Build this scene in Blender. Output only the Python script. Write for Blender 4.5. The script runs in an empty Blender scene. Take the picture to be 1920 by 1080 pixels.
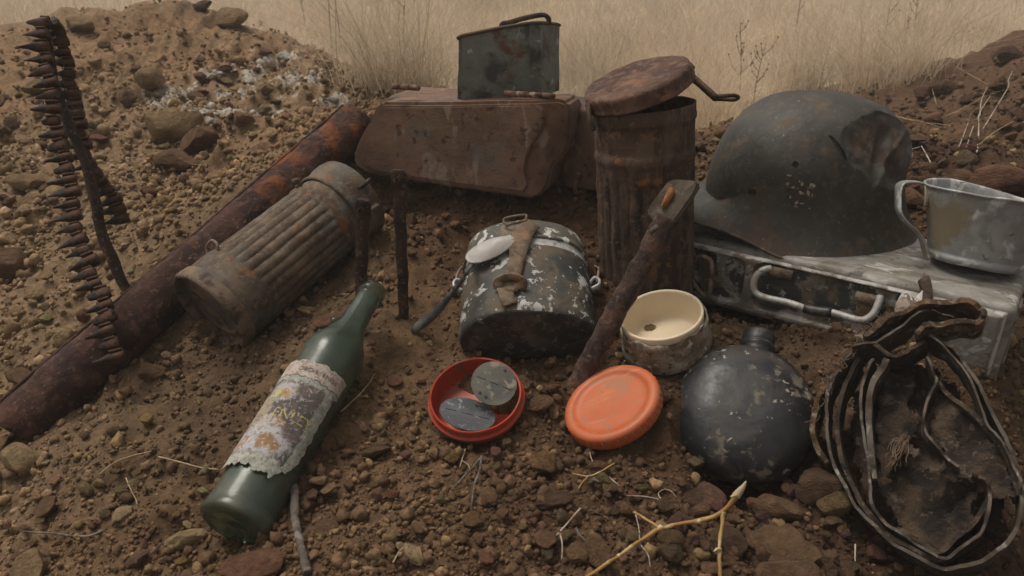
import bpy, bmesh, math, random
import numpy as np
from mathutils import Vector, Matrix, Quaternion
random.seed(7)
RNG = np.random.default_rng(11)
SC = bpy.context.scene
COL = SC.collection

# ------------------------------------------------------------------ camera
FPX, PITCH = 1400.0, math.radians(24.0)
CP, SP = math.cos(PITCH), math.sin(PITCH)
CAM = Vector((0.0, 0.0, 0.62))
cd = bpy.data.cameras.new('camera'); cam = bpy.data.objects.new('camera', cd); COL.objects.link(cam)
cam.location = CAM; cam.rotation_euler = (math.pi / 2 - PITCH, 0, 0)
cd.sensor_width = 36.0; cd.lens = 36.0 * FPX / 1920.0
cd.dof.use_dof = True; cd.dof.focus_distance = 0.88; cd.dof.aperture_fstop = 12.0
cd.clip_start = 0.02; cd.clip_end = 500.0
SC.camera = cam

# ------------------------------------------------------------------ overcast sky and a very soft sun
SUN_EL, SUN_AZ = math.radians(66), math.radians(-62)      # azimuth from +Y, negative = towards -X
w = bpy.data.worlds.new('World'); SC.world = w; w.use_nodes = True
nt = w.node_tree; nt.nodes.clear()
sky = nt.nodes.new('ShaderNodeTexSky'); sky.sky_type = 'NISHITA'; sky.sun_disc = False
sky.sun_elevation = SUN_EL; sky.sun_rotation = SUN_AZ
sky.air_density = 1.0; sky.dust_density = 6.0; sky.ozone_density = 0.6
hs = nt.nodes.new('ShaderNodeHueSaturation'); hs.inputs['Saturation'].default_value = 0.10
bg = nt.nodes.new('ShaderNodeBackground'); bg.inputs['Strength'].default_value = 0.086
wo = nt.nodes.new('ShaderNodeOutputWorld')
nt.links.new(sky.outputs[0], hs.inputs['Color']); wm = nt.nodes.new('ShaderNodeMix'); wm.data_type = 'RGBA'; wm.blend_type = 'MULTIPLY'; wm.inputs[0].default_value = 1.0; wm.inputs[7].default_value = (1.0, .94, .86, 1)
nt.links.new(hs.outputs[0], wm.inputs[6]); nt.links.new(wm.outputs[2], bg.inputs[0]); nt.links.new(bg.outputs[0], wo.inputs[0])
sd = bpy.data.lights.new('sun', 'SUN'); sd.energy = 1.2; sd.angle = math.radians(25); sd.color = (1.0, 0.93, 0.83)
sun = bpy.data.objects.new('sun', sd); COL.objects.link(sun)
to_sun = Vector((math.sin(SUN_AZ) * math.cos(SUN_EL), math.cos(SUN_AZ) * math.cos(SUN_EL), math.sin(SUN_EL)))
sun.rotation_euler = to_sun.to_track_quat('Z', 'Y').to_euler()
vs = SC.view_settings; vs.view_transform = 'Standard'; vs.look = 'None'; vs.gamma = 1.0; vs.use_curve_mapping = False
vs.exposure = 0.35

# ------------------------------------------------------------------ geometry of the view, used to place things at real distances
R_, U_, F_ = Vector((1, 0, 0)), Vector((0, SP, CP)), Vector((0, CP, -SP))
def W(px, py, d):
    return CAM + F_ * d + R_ * ((px - 960) / FPX * d) + U_ * ((540 - py) / FPX * d)
def ray(px, py):
    return (F_ + R_ * ((px - 960) / FPX) + U_ * ((540 - py) / FPX))
def VB(px, py):
    t = -ray(px, py).normalized(); r = U_.cross(t).normalized(); u = t.cross(r)
    return r, u, t
def on_plane(px, py, p0, n):
    q = ray(px, py); k = (p0 - CAM).dot(n) / q.dot(n)
    return CAM + q * k
def on_z(px, py, z):
    return on_plane(px, py, Vector((0, 0, z)), Vector((0, 0, 1)))
def ellipse_axis(px, py, ang, q):
    r, u, t = VB(px, py); a = math.radians(ang); s = math.sqrt(1 - q * q)
    return (r * (-math.sin(a) * s) + u * (math.cos(a) * s) + t * q).normalized()
def frame(o, z, xh=(1, 0, 0)):
    z = Vector(z).normalized(); x = Vector(xh); x = (x - z * x.dot(z)).normalized(); y = z.cross(x)
    M = Matrix.Identity(4)
    for i in range(3): M[i][0], M[i][1], M[i][2], M[i][3] = x[i], y[i], z[i], o[i]
    return M

# ------------------------------------------------------------------ noise
def _h(ix, iy, iz, s):
    n = (ix.astype(np.int64) * 374761393 + iy.astype(np.int64) * 668265263 + iz.astype(np.int64) * 2147483647 + s * 974634777) & 0xFFFFFFFF
    n = ((n ^ (n >> 13)) * 1274126177) & 0xFFFFFFFF
    n = ((n ^ (n >> 16)) * 2246822519) & 0xFFFFFFFF
    return ((n ^ (n >> 15)) & 0xFFFF) / 32767.5 - 1.0
def vn(p, s=0):
    i = np.floor(p); f = p - i; i = i.astype(np.int64); u = f * f * f * (f * (f * 6 - 15) + 10)
    r = 0
    for a in (0, 1):
        for b in (0, 1):
            for c in (0, 1):
                wgt = (u[:, 0] if a else 1 - u[:, 0]) * (u[:, 1] if b else 1 - u[:, 1]) * (u[:, 2] if c else 1 - u[:, 2])
                r = r + wgt * _h(i[:, 0] + a, i[:, 1] + b, i[:, 2] + c, s)
    return r
def vn2(x, y, sc, s=0):
    p = np.stack([x * sc, y * sc], 1); i = np.floor(p); f = p - i; i = i.astype(np.int64); u = f * f * f * (f * (f * 6 - 15) + 10)
    z = np.zeros(len(p), np.int64); r = 0
    for a in (0, 1):
        for b in (0, 1):
            r = r + (u[:, 0] if a else 1 - u[:, 0]) * (u[:, 1] if b else 1 - u[:, 1]) * _h(i[:, 0] + a, i[:, 1] + b, z, s)
    return r
def fbm(p, s=0, o=4):
    r = 0; a = 1.0
    for k in range(o): r = r + a * vn(p * 2 ** k + k * 17.3, s + k); a *= .5
    return r
def sst(a, b, x):
    t = np.clip((x - a) / (b - a), 0, 1); return t * t * (3 - 2 * t)

# ------------------------------------------------------------------ objects
def put(name, me, mat=None, parent=None, M=None):
    o = bpy.data.objects.new(name, me); COL.objects.link(o)
    if mat is not None and not me.materials: me.materials.append(mat)
    if parent is not None: o.parent = parent
    if M is not None: o.matrix_world = M if parent is None else o.matrix_world
    if M is not None and parent is not None: o.matrix_local = M
    return o
def mesh(name, V, F, smooth=True, attr=None):
    me = bpy.data.meshes.new(name); V = np.asarray(V, dtype=np.float32)
    if isinstance(F, np.ndarray):
        n, k = F.shape
        me.vertices.add(len(V)); me.vertices.foreach_set('co', V.ravel())
        me.loops.add(n * k); me.loops.foreach_set('vertex_index', F.astype(np.int32).ravel())
        me.polygons.add(n); me.polygons.foreach_set('loop_start', np.arange(0, n * k, k, dtype=np.int32))
        me.polygons.foreach_set('loop_total', np.full(n, k, dtype=np.int32))
        me.update(calc_edges=True)
    else:
        me.from_pydata([tuple(map(float, v)) for v in V], [], F); me.update()
    if smooth: me.polygons.foreach_set('use_smooth', np.ones(len(me.polygons), dtype=bool))
    if attr:
        for an, av in attr.items():
            av = np.asarray(av, dtype=np.float32)
            if av.ndim == 2:
                at = me.color_attributes.new(an, 'FLOAT_COLOR', 'POINT')
                if av.shape[1] == 3: av = np.concatenate([av, np.ones((len(av), 1), np.float32)], 1)
                at.data.foreach_set('color', av.ravel())
            else:
                at = me.attributes.new(an, 'FLOAT', 'POINT'); at.data.foreach_set('value', av)
    return me
def tag(o, label=None, cat=None, group=None, kind=None):
    if label: o['label'] = label
    if cat: o['category'] = cat
    if group: o['group'] = group
    if kind: o['kind'] = kind
    return o
def thing(name, label, cat, M, group=None):
    o = bpy.data.objects.new(name, None); COL.objects.link(o); o.empty_display_size = .02
    o.matrix_world = M; return tag(o, label, cat, group)
def part(name, VF, mat, parent, smooth=True, sharp=None, attr=None):
    me = mesh(name, VF[0], VF[1], smooth, attr)
    if sharp: me.set_sharp_from_angle(angle=math.radians(sharp))
    return put(name, me, mat, parent)
def solo(name, VF, mat, label, cat, M=None, group=None, sharp=None, smooth=True, attr=None):
    me = mesh(name, VF[0], VF[1], smooth, attr)
    if sharp: me.set_sharp_from_angle(angle=math.radians(sharp))
    return tag(put(name, me, mat, None, M), label, cat, group)
def local(pts, M):
    Mi = M.inverted(); return [Mi @ Vector(p) for p in pts]

# ------------------------------------------------------------------ shapes (all return verts, faces)
def join(*vfs):
    V, F, n = [], [], 0
    for v, f in vfs:
        v = [tuple(q) for q in v]; V += v; F += [tuple(int(i) + n for i in q) for q in f]; n += len(v)
    return V, F
def xf(vf, M):
    return [M @ Vector(v) for v in vf[0]], vf[1]
def lathe(prof, seg=64, rm=None, closed=False, zf=None):
    V, F = [], []
    for (r, z) in prof:
        for k in range(seg):
            a = 2 * math.pi * k / seg; q = r * (rm(a, z, r) if rm else 1.0)
            V.append((q * math.cos(a), q * math.sin(a), z + (zf(a, z, r) if zf else 0)))
    n = len(prof)
    for i in range(n - 1 if not closed else n):
        j = (i + 1) % n
        for k in range(seg):
            l = (k + 1) % seg
            F.append((i * seg + k, i * seg + l, j * seg + l, j * seg + k))
    return V, F
def dense(prof, step):
    out = [prof[0]]
    for a, b in zip(prof, prof[1:]):
        n = max(1, int(math.hypot(b[0] - a[0], b[1] - a[1]) / step))
        out += [(a[0] + (b[0] - a[0]) * i / n, a[1] + (b[1] - a[1]) * i / n) for i in range(1, n + 1)]
    return out
def cr(pts, n, closed=False):
    P = [Vector(p) for p in pts]; out = []
    m = len(P); segs = m if closed else m - 1
    for i in range(segs):
        p1, p2 = P[i], P[(i + 1) % m]
        p0 = P[(i - 1) % m] if (closed or i > 0) else p1 * 2 - p2
        p3 = P[(i + 2) % m] if (closed or i < m - 2) else p2 * 2 - p1
        for k in range(n):
            t = k / n
            out.append(.5 * ((2 * p1) + (p2 - p0) * t + (2 * p0 - 5 * p1 + 4 * p2 - p3) * t * t + (3 * p1 - p0 - 3 * p2 + p3) * t ** 3))
    if not closed: out.append(P[-1].copy())
    return out
def sweep(path, sec, closed=False, up=None, caps=True, scale=None, twist=None):
    """sweep the 2-D section sec [(a,b)] along the path; up = fixed side hint"""
    P = [Vector(p) for p in path]; n = len(P); V, F = [], []; m = len(sec); prev = None
    for i in range(n):
        if closed: t = (P[(i + 1) % n] - P[i - 1])
        else: t = (P[min(i + 1, n - 1)] - P[max(i - 1, 0)])
        if t.length < 1e-9: t = Vector((0, 0, 1))
        t.normalize()
        if up is not None:
            h = Vector(up[i]) if isinstance(up, list) else Vector(up)
        else:
            h = prev if prev is not None else (Vector((0, 0, 1)) if abs(t.z) < .8 else Vector((1, 0, 0)))
        a = (h - t * h.dot(t))
        if a.length < 1e-6: a = t.orthogonal()
        a.normalize(); b = t.cross(a); prev = a
        s = scale(i / (n - 1)) if scale else 1.0
        for (x, y) in sec: V.append(P[i] + a * (x * s) + b * (y * s))
    for i in range(n if closed else n - 1):
        j = (i + 1) % n
        for k in range(m):
            l = (k + 1) % m; F.append((i * m + k, i * m + l, j * m + l, j * m + k))
    if caps and not closed:
        F.append(tuple(range(m - 1, -1, -1))); F.append(tuple((n - 1) * m + k for k in range(m)))
    return V, F
def circ(r, n=10, ry=None):
    return [(r * math.cos(2 * math.pi * k / n), (ry or r) * math.sin(2 * math.pi * k / n)) for k in range(n)]
def rect(a, b):
    return [(-a / 2, -b / 2), (a / 2, -b / 2), (a / 2, b / 2), (-a / 2, b / 2)]
def tube(path, r, n=10, **k): return sweep(path, circ(r, n), **k)
def rbox(sx, sy, sz, r=.003, seg=3, c=(0, 0, 0), warp=None):
    bm = bmesh.new(); bmesh.ops.create_cube(bm, size=1.0)
    for v in bm.verts: v.co = Vector((v.co.x * sx, v.co.y * sy, v.co.z * sz))
    bmesh.ops.bevel(bm, geom=list(bm.edges), offset=r, segments=seg, affect='EDGES', profile=.5)
    bm.verts.index_update()
    V = [v.co + Vector(c) for v in bm.verts]
    if warp: V = [Vector(warp(v)) for v in V]
    F = [tuple(v.index for v in f.verts) for f in bm.faces]; bm.free()
    return V, F
def prism(poly, th, bev=0.0):
    """flat polygon [(x,y)] with thickness th along z, edge bevel"""
    bm = bmesh.new(); vs_ = [bm.verts.new((x, y, 0)) for x, y in poly]; f = bm.faces.new(vs_)
    r = bmesh.ops.extrude_face_region(bm, geom=[f])
    for v in r['geom']:
        if isinstance(v, bmesh.types.BMVert): v.co.z += th
    bmesh.ops.recalc_face_normals(bm, faces=bm.faces[:])
    if bev: bmesh.ops.bevel(bm, geom=[e for e in bm.edges if len(e.link_faces) == 2 and e.calc_face_angle() > .5], offset=bev, segments=2, affect='EDGES')
    bm.verts.index_update(); V = [v.co.copy() for v in bm.verts]; F = [tuple(v.index for v in q.verts) for q in bm.faces]; bm.free()
    return V, F
def rough(vf, amp, sc, s=0, o=3):
    V = np.array([tuple(v) for v in vf[0]], dtype=float)
    d = np.stack([fbm(V * sc + 31.7 * k, s + 5 * k, o) for k in range(3)], 1)
    return V + d * amp, vf[1]
def ico(sub):
    bm = bmesh.new(); bmesh.ops.create_icosphere(bm, subdivisions=sub, radius=1.0); bm.verts.index_update()
    V = np.array([tuple(v.co) for v in bm.verts]); F = np.array([[v.index for v in f.verts] for f in bm.faces]); bm.free()
    return V, F
def rock_shape(sub, seed, cuts=7, amp=.2):
    V, F = ico(sub); rg = np.random.default_rng(seed)
    for k in range(cuts):
        n = rg.normal(size=3); n /= np.linalg.norm(n); h = rg.uniform(.5, .85)
        d = V @ n - h; V = V - np.outer(np.where(d > 0, d * .93, 0), n)
    V = V * (1 + amp * fbm(V * 1.6 + seed, seed, 4)[:, None])
    V = V + .035 * np.stack([vn(V * 7 + 9 * k, seed + k) for k in range(3)], 1)
    V = V * rg.uniform(.8, 1.15, 3); return V, F

# ------------------------------------------------------------------ materials
class NB:
    def __init__(s, name):
        s.m = bpy.data.materials.new(name); s.m.use_nodes = True; s.t = s.m.node_tree; s.t.nodes.clear()
        s.out = s.t.nodes.new('ShaderNodeOutputMaterial'); s.p = s.t.nodes.new('ShaderNodeBsdfPrincipled')
        s.L(s.p.outputs[0], s.out.inputs[0])
    def L(s, a, b): s.t.links.new(a, b)
    def N(s, ty, ins=None, **pr):
        n = s.t.nodes.new('ShaderNode' + ty)
        for k, v in pr.items(): setattr(n, k, v)
        for k, v in (ins or {}).items(): s.S(n.inputs[k], v)
        return n
    def S(s, sock, v):
        if isinstance(v, bpy.types.NodeSocket): s.L(v, sock)
        elif isinstance(v, (tuple, list)) and sock.type == 'RGBA' and len(v) == 3: sock.default_value = (*v, 1)
        else: sock.default_value = v
    def mix(s, f, a, b, bt='MIX'):
        n = s.N('Mix', data_type='RGBA', blend_type=bt); s.S(n.inputs[0], f); s.S(n.inputs[6], a); s.S(n.inputs[7], b); return n.outputs[2]
    def mixf(s, f, a, b):
        n = s.N('Mix', data_type='FLOAT'); s.S(n.inputs[0], f); s.S(n.inputs[2], a); s.S(n.inputs[3], b); return n.outputs[0]
    def math(s, op, a, b=0.0, c=False):
        n = s.N('Math', operation=op, use_clamp=c); s.S(n.inputs[0], a); s.S(n.inputs[1], b); return n.outputs[0]
    def step(s, v, lo, hi):
        n = s.N('MapRange', interpolation_type='SMOOTHSTEP'); s.S(n.inputs[0], v); s.S(n.inputs[1], lo); s.S(n.inputs[2], hi); return n.outputs[0]
    def noise(s, vec, scale, detail=6, r=.6, dist=0.0, off=0.0, st=None):
        mp = s.N('Mapping'); s.L(vec, mp.inputs[0]); mp.inputs[1].default_value = (off, off * 1.7, off * .6)
        if st: mp.inputs[3].default_value = st
        n = s.N('TexNoise', {'Scale': scale, 'Detail': detail, 'Roughness': r, 'Distortion': dist}); s.L(mp.outputs[0], n.inputs[0]); return n.outputs[0]
_off = [0.0]
def layered(name, base, layers=(), rough=.7, metal=0.0, bump=(220, .35, .0016), big=(30, .25), coord='Object', attr=None, rnd=0.0, spec=.4):
    b = NB(name); tc = b.N('TexCoord').outputs[coord]
    if attr:
        base = b.N('Attribute', attribute_name=attr).outputs[0]
    v = b.step(b.noise(tc, big[0], 5, .65, .3, off=name.__len__() * 1.3), .3, .7)
    c = b.mix(v, b.mix(1.0, base, (1 - big[1],) * 3, 'MULTIPLY'), b.mix(1.0, base, (1 + big[1],) * 3, 'MULTIPLY'))
    if rnd:
        oi = b.N('ObjectInfo').outputs['Random']; k = b.N('MapRange'); b.L(oi, k.inputs[0]); k.inputs[3].default_value = 1 - rnd; k.inputs[4].default_value = 1 + rnd
        cc = b.N('CombineColor'); [b.L(k.outputs[0], cc.inputs[i]) for i in range(3)]; c = b.mix(1.0, c, cc.outputs[0], 'MULTIPLY')
    r, m = rough, metal; hgt = None
    for l in layers:
        _off[0] += 3.71
        n = b.noise(tc, l.get('s', 30), l.get('d', 7), l.get('ro', .62), l.get('dist', .4), off=_off[0], st=l.get('st'))
        n = b.math('ADD', b.math('MULTIPLY', n, 1.42), -.21)
        if 'cl' in l: n = b.math('ADD', n, b.math('MULTIPLY', b.math('SUBTRACT', b.noise(tc, l['cl'][0], 3, .5, .6, off=_off[0] * 1.3), .56), l['cl'][1]))
        if 'pos' in l:
            ax, lo, hi, k = l['pos']; sp = b.N('SeparateXYZ'); b.L(tc, sp.inputs[0])
            g = b.N('MapRange', interpolation_type='SMOOTHSTEP'); b.L(sp.outputs[ax], g.inputs[0]); g.inputs[1].default_value = lo; g.inputs[2].default_value = hi
            n = b.math('ADD', n, b.math('MULTIPLY', b.math('SUBTRACT', g.outputs[0], 1.0), k))
        if 'att' in l:
            an, k = l['att']; n = b.math('ADD', n, b.math('MULTIPLY', b.math('SUBTRACT', b.N('Attribute', attribute_name=an).outputs[2], 1.0), k))
        wd = l.get('w', .04) * 1.5 + .012; f = b.step(n, l['t'] - wd, l['t'] + wd)
        if l.get('a', 1) < 1: f = b.math('MULTIPLY', f, l['a'])
        c = b.mix(f, c, l['c']); r = b.mixf(f, r, l.get('r', rough)); m = b.mixf(f, m, l.get('m', 0.0))
        if l.get('h'):
            hh = b.math('MULTIPLY', f, l['h']); hgt = hh if hgt is None else b.math('ADD', hgt, hh)
    b.S(b.p.inputs['Base Color'], c); b.S(b.p.inputs['Roughness'], r); b.S(b.p.inputs['Metallic'], m); b.p.inputs['Specular IOR Level'].default_value = spec
    if bump:
        h = b.math('ADD', b.noise(tc, bump[0], 6, .7, .2, off=5.5), b.math('MULTIPLY', b.noise(tc, bump[0] * .22, 4, .6, off=2.2), 1.2))
        if hgt is not None: h = b.math('ADD', h, hgt)
        bp = b.N('Bump', {'Strength': bump[1], 'Distance': bump[2], 'Height': h}); b.L(bp.outputs[0], b.p.inputs['Normal'])
    return b.m
# ------------------------------------------------------------------ placements (world frames) the ground has to carry
def WV(*a): return np.array(W(*a))
# long rusty pipe
PIPE_A, PIPE_B, PIPE_R = W(22, 812, .86), W(672, 230, 1.18), .0335
# canister lying on its side
LC_A, LC_B = W(391, 588, .93), W(668, 364, 1.09)
# bottle
BO_A, BO_B = W(437, 987, .665), W(701, 541, .89)
# standing canister
SC_T = W(1207, 199, .885)
SC_AX = Vector((-.085, .02, 1)).normalized(); SC_B = SC_T - SC_AX * .235
# brown chest
BX_R, BX_L = W(1040, 385, 1.04), W(690, 341, 1.13)
BX_H = .123
# mess tin
r_, u_, t_ = VB(990, 632)
MT_B = W(990, 641, .865); MT_AX = (u_ * math.cos(math.radians(40)) - t_ * math.sin(math.radians(40)) - r_ * .02).normalized()
MT_FR = (u_ * math.sin(math.radians(40)) + t_ * math.cos(math.radians(40))).normalized()
# metal case
KS_Z = CAM.z - .329
KS_L, KS_R = on_z(1260, 437, KS_Z), on_z(1908, 581, KS_Z)
KS_X = (KS_R - KS_L); KS_LEN = KS_X.length; KS_X.normalize(); KS_Y = Vector((0, 0, 1)).cross(KS_X); KS_W, KS_H = .175, .09
# canteen
r_, u_, t_ = VB(1393, 772)
CN_C = W(1393, 775, .80)
CN_UP = (r_ * .17 + u_ * .89 - t_ * .42).normalized(); CN_FR = (t_ - CN_UP * t_.dot(CN_UP)).normalized()

# orange dish, its lid, the cream jar
DQ = ellipse_axis(892, 742, 12, .80); DC = W(891, 738, .800)
LQ = ellipse_axis(1145, 752, 30, .66); LC0 = W(1143, 750, .790)
JQ = ellipse_axis(1240, 590, 10, .60); JC = W(1240, 590, .840)
# the plane the coiled straps lean in
CT = W(1720, 1055, .650); r_, u_, t_ = VB(1720, 820); CNRM = (r_.cross((W(1735, 590, .735) - CT).normalized()) * -1).normalized()
if CNRM.dot(t_) < 0: CNRM = -CNRM
def cp(px, py, off=0.0): return on_plane(px, py, CT, CNRM) + CNRM * off
G_PTS = []
def gp(px, py, d): G_PTS.append(tuple(W(px, py, d)))
def gw(v, dz=0.0): G_PTS.append((v[0], v[1], v[2] + dz))
for p in [(0, 1080, .70), (480, 1080, .635), (960, 1080, .62), (1440, 1080, .625), (1915, 1085, .70), (0, 950, .78), (250, 950, .73),
          (640, 940, .70), (960, 950, .69), (1250, 960, .69), (1545, 900, .735), (30, 870, .84), (250, 800, .83), (640, 800, .79),
          (740, 760, .82), (800, 870, .765), (1000, 850, .765), (1040, 730, .85), (1300, 700, .84), (1480, 640, .875), (760, 600, .93),
          (700, 640, .895), (800, 500, 1.0), (800, 420, 1.06), (900, 385, 1.09), (1130, 500, .97), (640, 600, .92),
          (90, 640, 1.02), (60, 520, 1.12), (250, 520, 1.06), (60, 400, 1.28), (260, 420, 1.2), (420, 330, 1.28), (560, 240, 1.45),
          (0, 280, 1.5), (250, 280, 1.5), (400, 220, 1.62), (0, 130, 1.95), (150, 60, 2.2), (250, 8, 2.4), (120, 30, 2.4), (420, 30, 2.4), (500, 70, 2.4),
          (620, 112, 2.4), (700, 140, 2.3), (830, 182, 2.2), (640, 190, 1.65), (500, 150, 1.9), (760, 195, 1.7), (300, 120, 2.0),
          (1330, 300, 1.45), (1330, 250, 1.8), (1720, 360, 1.22), (1900, 340, 1.3), (1800, 260, 1.62), (1740, 200, 2.0), (1640, 188, 2.35), (1910, 78, 2.4),
          (1800, 130, 2.4), (1900, 200, 1.8), (1600, 215, 2.1), (1900, 760, .84)]:
    gp(*p)
down = Vector((0, 0, -1))
for k in range(7):
    q = PIPE_A.lerp(PIPE_B, k / 6); gw(q, -PIPE_R * .75)
ax = (LC_B - LC_A).normalized()
for k in (0.05, .35, .65, .95): gw(LC_A.lerp(LC_B, k), -.060)
for k in (0.03, .3, .55): gw(BO_A.lerp(BO_B, k), -.040)
gw(BO_B, -.045)
gw(SC_B, .008); gw(SC_B + Vector((0, .05, 0)), .01)
for v in (BX_R, BX_L, (BX_R + BX_L) * .5): gw(v + Vector((.02, .05, 0)), -.004); gw(v + Vector((.05, .15, 0)), -.004); gw(v + Vector((.02, -.025, 0)), -.06)
for k in (0.02, .07, .12): gw(MT_B + MT_AX * k - MT_FR * .047, -.006)
gw(MT_B + MT_FR * .03 - MT_AX * .02, -.045)
for a in (0.0, .5, 1.0):
    for b in (-.012, .08, .17): gw(KS_L + KS_X * (KS_LEN * a) + KS_Y * b, -KS_H - (.004 if b >= 0 else .006))
gw(KS_L + KS_X * .2 + KS_Y * .30, -.06)
gw(CN_C - CN_UP * .055 - CN_FR * .035, -.012); gw(CN_C + CN_UP * .05 - CN_FR * .04, -.008); gw(CN_C - CN_UP * .075, -.03)
for a in range(6):
    x_, y_ = math.cos(a * math.pi / 3), math.sin(a * math.pi / 3)
    for c_, n_, r0_, dp_ in ((DC, DQ, .048, .036), (LC0, LQ, .05, .022), (JC, JQ, .048, .052)):
        e1 = Vector((1, 0, 0)); e1 = (e1 - n_ * e1.dot(n_)).normalized(); e2 = n_.cross(e1); gw(c_ - n_ * dp_ + e1 * (x_ * r0_) + e2 * (y_ * r0_), -.003)
for (x_, y_, o_) in ((1620, 985, -.03), (1700, 1045, -.03), (1780, 1080, -.03), (1880, 1040, -.04), (1915, 950, -.045), (1560, 880, -.04), (1720, 960, -.06), (1720, 850, -.065), (1800, 820, -.06)): gw(cp(x_, y_, o_), -.012)
# away from the frame: the spoil flattens out, the field lies at z = 0
for p in [(-.9, .25, .09), (0, .2, .12), (.9, .25, .10), (-1.6, .8, .06), (1.5, .6, .06), (-1.3, 2.9, .28), (-.6, 2.95, .2), (-2.2, 1.8, .32), (-2.6, 2.6, .3),
          (.2, 2.4, .04), (.6, 3.0, .01), (-.2, 3.1, .03), (1.2, 3.0, .12), (2.3, 2.3, .32), (2.2, 1.4, .24), (2.4, 3.2, .2), (0, 1.6, .24), (.35, 1.7, .2),
          (-3.3, 2.5, .05), (3.4, 2.4, .06), (-1.6, 3.9, .02), (1.8, 4.2, .02), (0, 4.2, 0)]:
    G_PTS.append(p)
GP_ = np.array(G_PTS, dtype=float)
GL = .62
def _k(r): q = 1.7320508 * r / GL; return (1 + q) * np.exp(-q)
_D = np.hypot(GP_[:, None, 0] - GP_[None, :, 0], GP_[:, None, 1] - GP_[None, :, 1])
_A = _k(_D) + np.eye(len(GP_)) * 4e-4
GWT = np.linalg.solve(_A, GP_[:, 2])
def G0(x, y):
    x = np.asarray(x, float).ravel(); y = np.asarray(y, float).ravel(); out = np.zeros(len(x))
    for i in range(0, len(x), 60000):
        d = np.hypot(x[i:i + 60000, None] - GP_[None, :, 0], y[i:i + 60000, None] - GP_[None, :, 1]); out[i:i + 60000] = _k(d) @ GWT
    return out
BERM = []
def bseg(a, b, amp, wd, rad): BERM.append((a[0], a[1], b[0], b[1], amp, wd, rad))
bseg(PIPE_A, PIPE_B, .012, .03, .030); bseg(LC_A.lerp(LC_B, .12), LC_B, .010, .022, .05); bseg(BO_A, BO_A.lerp(BO_B, .62), .009, .02, .03)
bseg(KS_L, KS_R, .008, .02, .004); _c = MT_B - MT_FR * .02; bseg(_c, _c + MT_AX * .12, .010, .03, .07); bseg(CN_C - CN_UP * .05, CN_C + CN_UP * .03, .010, .025, .06)
bseg(SC_B, SC_B + Vector((.001, 0, 0)), .012, .03, .055); bseg(JC, JC + Vector((.001, 0, 0)), .007, .02, .05); bseg(DC, DC + Vector((.001, 0, 0)), .007, .018, .05)
def berm(x, y):
    o = np.zeros(len(x))
    for ax_, ay_, bx_, by_, amp, wd, rad in BERM:
        dx, dy = bx_ - ax_, by_ - ay_; tt = np.clip(((x - ax_) * dx + (y - ay_) * dy) / (dx * dx + dy * dy), 0, 1); d = np.hypot(x - ax_ - dx * tt, y - ay_ - dy * tt); o = np.maximum(o, amp * np.exp(-((d - rad) / wd) ** 2))
    return o * (1 + .6 * vn2(x, y, 28, 81))
def lumps(x, y, fine=True):
    far = sst(.95, 1.9, np.hypot(x, y)); field = sst(2.6, 3.6, y) * sst(-.02, .03, .06 - 0 * x)
    a = (vn2(x, y, 5.5, 3) * .007 + np.abs(vn2(x, y, 13, 4)) * -.010 + .004) * (1 + 2.6 * far)
    if fine:
        a = a + (np.abs(vn2(x, y, 34, 5)) * -.0095 + .0028) * (1 + 1.8 * far) + np.abs(vn2(x, y, 80, 6)) * -.0052 + vn2(x, y, 190, 7) * .0012
    return a * (1 - .6 * field) + berm(x, y)
def Gz(x, y, fine=False):
    x = np.atleast_1d(np.asarray(x, float)); y = np.atleast_1d(np.asarray(y, float)); return G0(x, y) + lumps(x, y, fine)
def hits(px, py):
    """first meeting of the view rays with the ground (vectorised)"""
    px = np.atleast_1d(np.asarray(px, float)); py = np.atleast_1d(np.asarray(py, float))
    q = np.array(F_)[None] + np.outer((px - 960) / FPX, np.array(R_)) + np.outer((540 - py) / FPX, np.array(U_)); c = np.array(CAM)
    d = np.full(len(px), .45); done = np.zeros(len(px), bool); res = np.full(len(px), 30.0); step = 1.025
    while d.min() < 30 and not done.all():
        nd = d * step; P = c + q * nd[:, None]; below = (P[:, 2] < Gz(P[:, 0], P[:, 1])) & ~done
        res[below] = nd[below]; done |= below; d = nd
        if d[0] > 30: break
    lo, hi = res / step, res.copy()
    for _ in range(8):
        m = (lo + hi) / 2; P = c + q * m[:, None]; b = P[:, 2] < Gz(P[:, 0], P[:, 1]); hi = np.where(b, m, hi); lo = np.where(b, lo, m)
    return c + q * hi[:, None], hi
def hit(px, py, lift=0.0):
    P, d = hits([px], [py]); return Vector(P[0]) + Vector((0, 0, lift))
def dry(x, y):
    """how pale and sandy the spoil is: the left heap is dry sandstone rubble, the right is dark loam"""
    n = vn2(x, y, 3.1, 21) * .25 + vn2(x, y, 9, 22) * .18
    left = sst(.1, -.6, x) * .8 + sst(.9, 1.9, y) * sst(.3, -.4, x) * .35
    return np.clip(left + n + .12, 0, 1)
def soil_col(x, y):
    k = dry(x, y)[:, None]; d0 = np.array([.062, .0355, .0215]); d1 = np.array([.215, .148, .090]); c = d0 * (1 - k) + d1 * k
    red = (sst(.1, .6, vn2(x, y, 2.2, 31)) * .5)[:, None]; c = c * (1 - red) + c * np.array([1.08, .96, .88]) * red
    rt = (sst(.75, 1.2, x) * sst(1.0, 1.4, y))[:, None]; c = c * (1 - rt) + np.array([.098, .058, .036]) * rt
    return c
CHALK = [(hit(400, 137), .05), (hit(365, 150), .04), (hit(500, 112), .06), (hit(540, 105), .06), (hit(470, 160), .09), (hit(560, 150), .10), (hit(620, 180), .05), (hit(330, 180), .07), (hit(385, 210), .05), (hit(520, 175), .1)]
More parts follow.
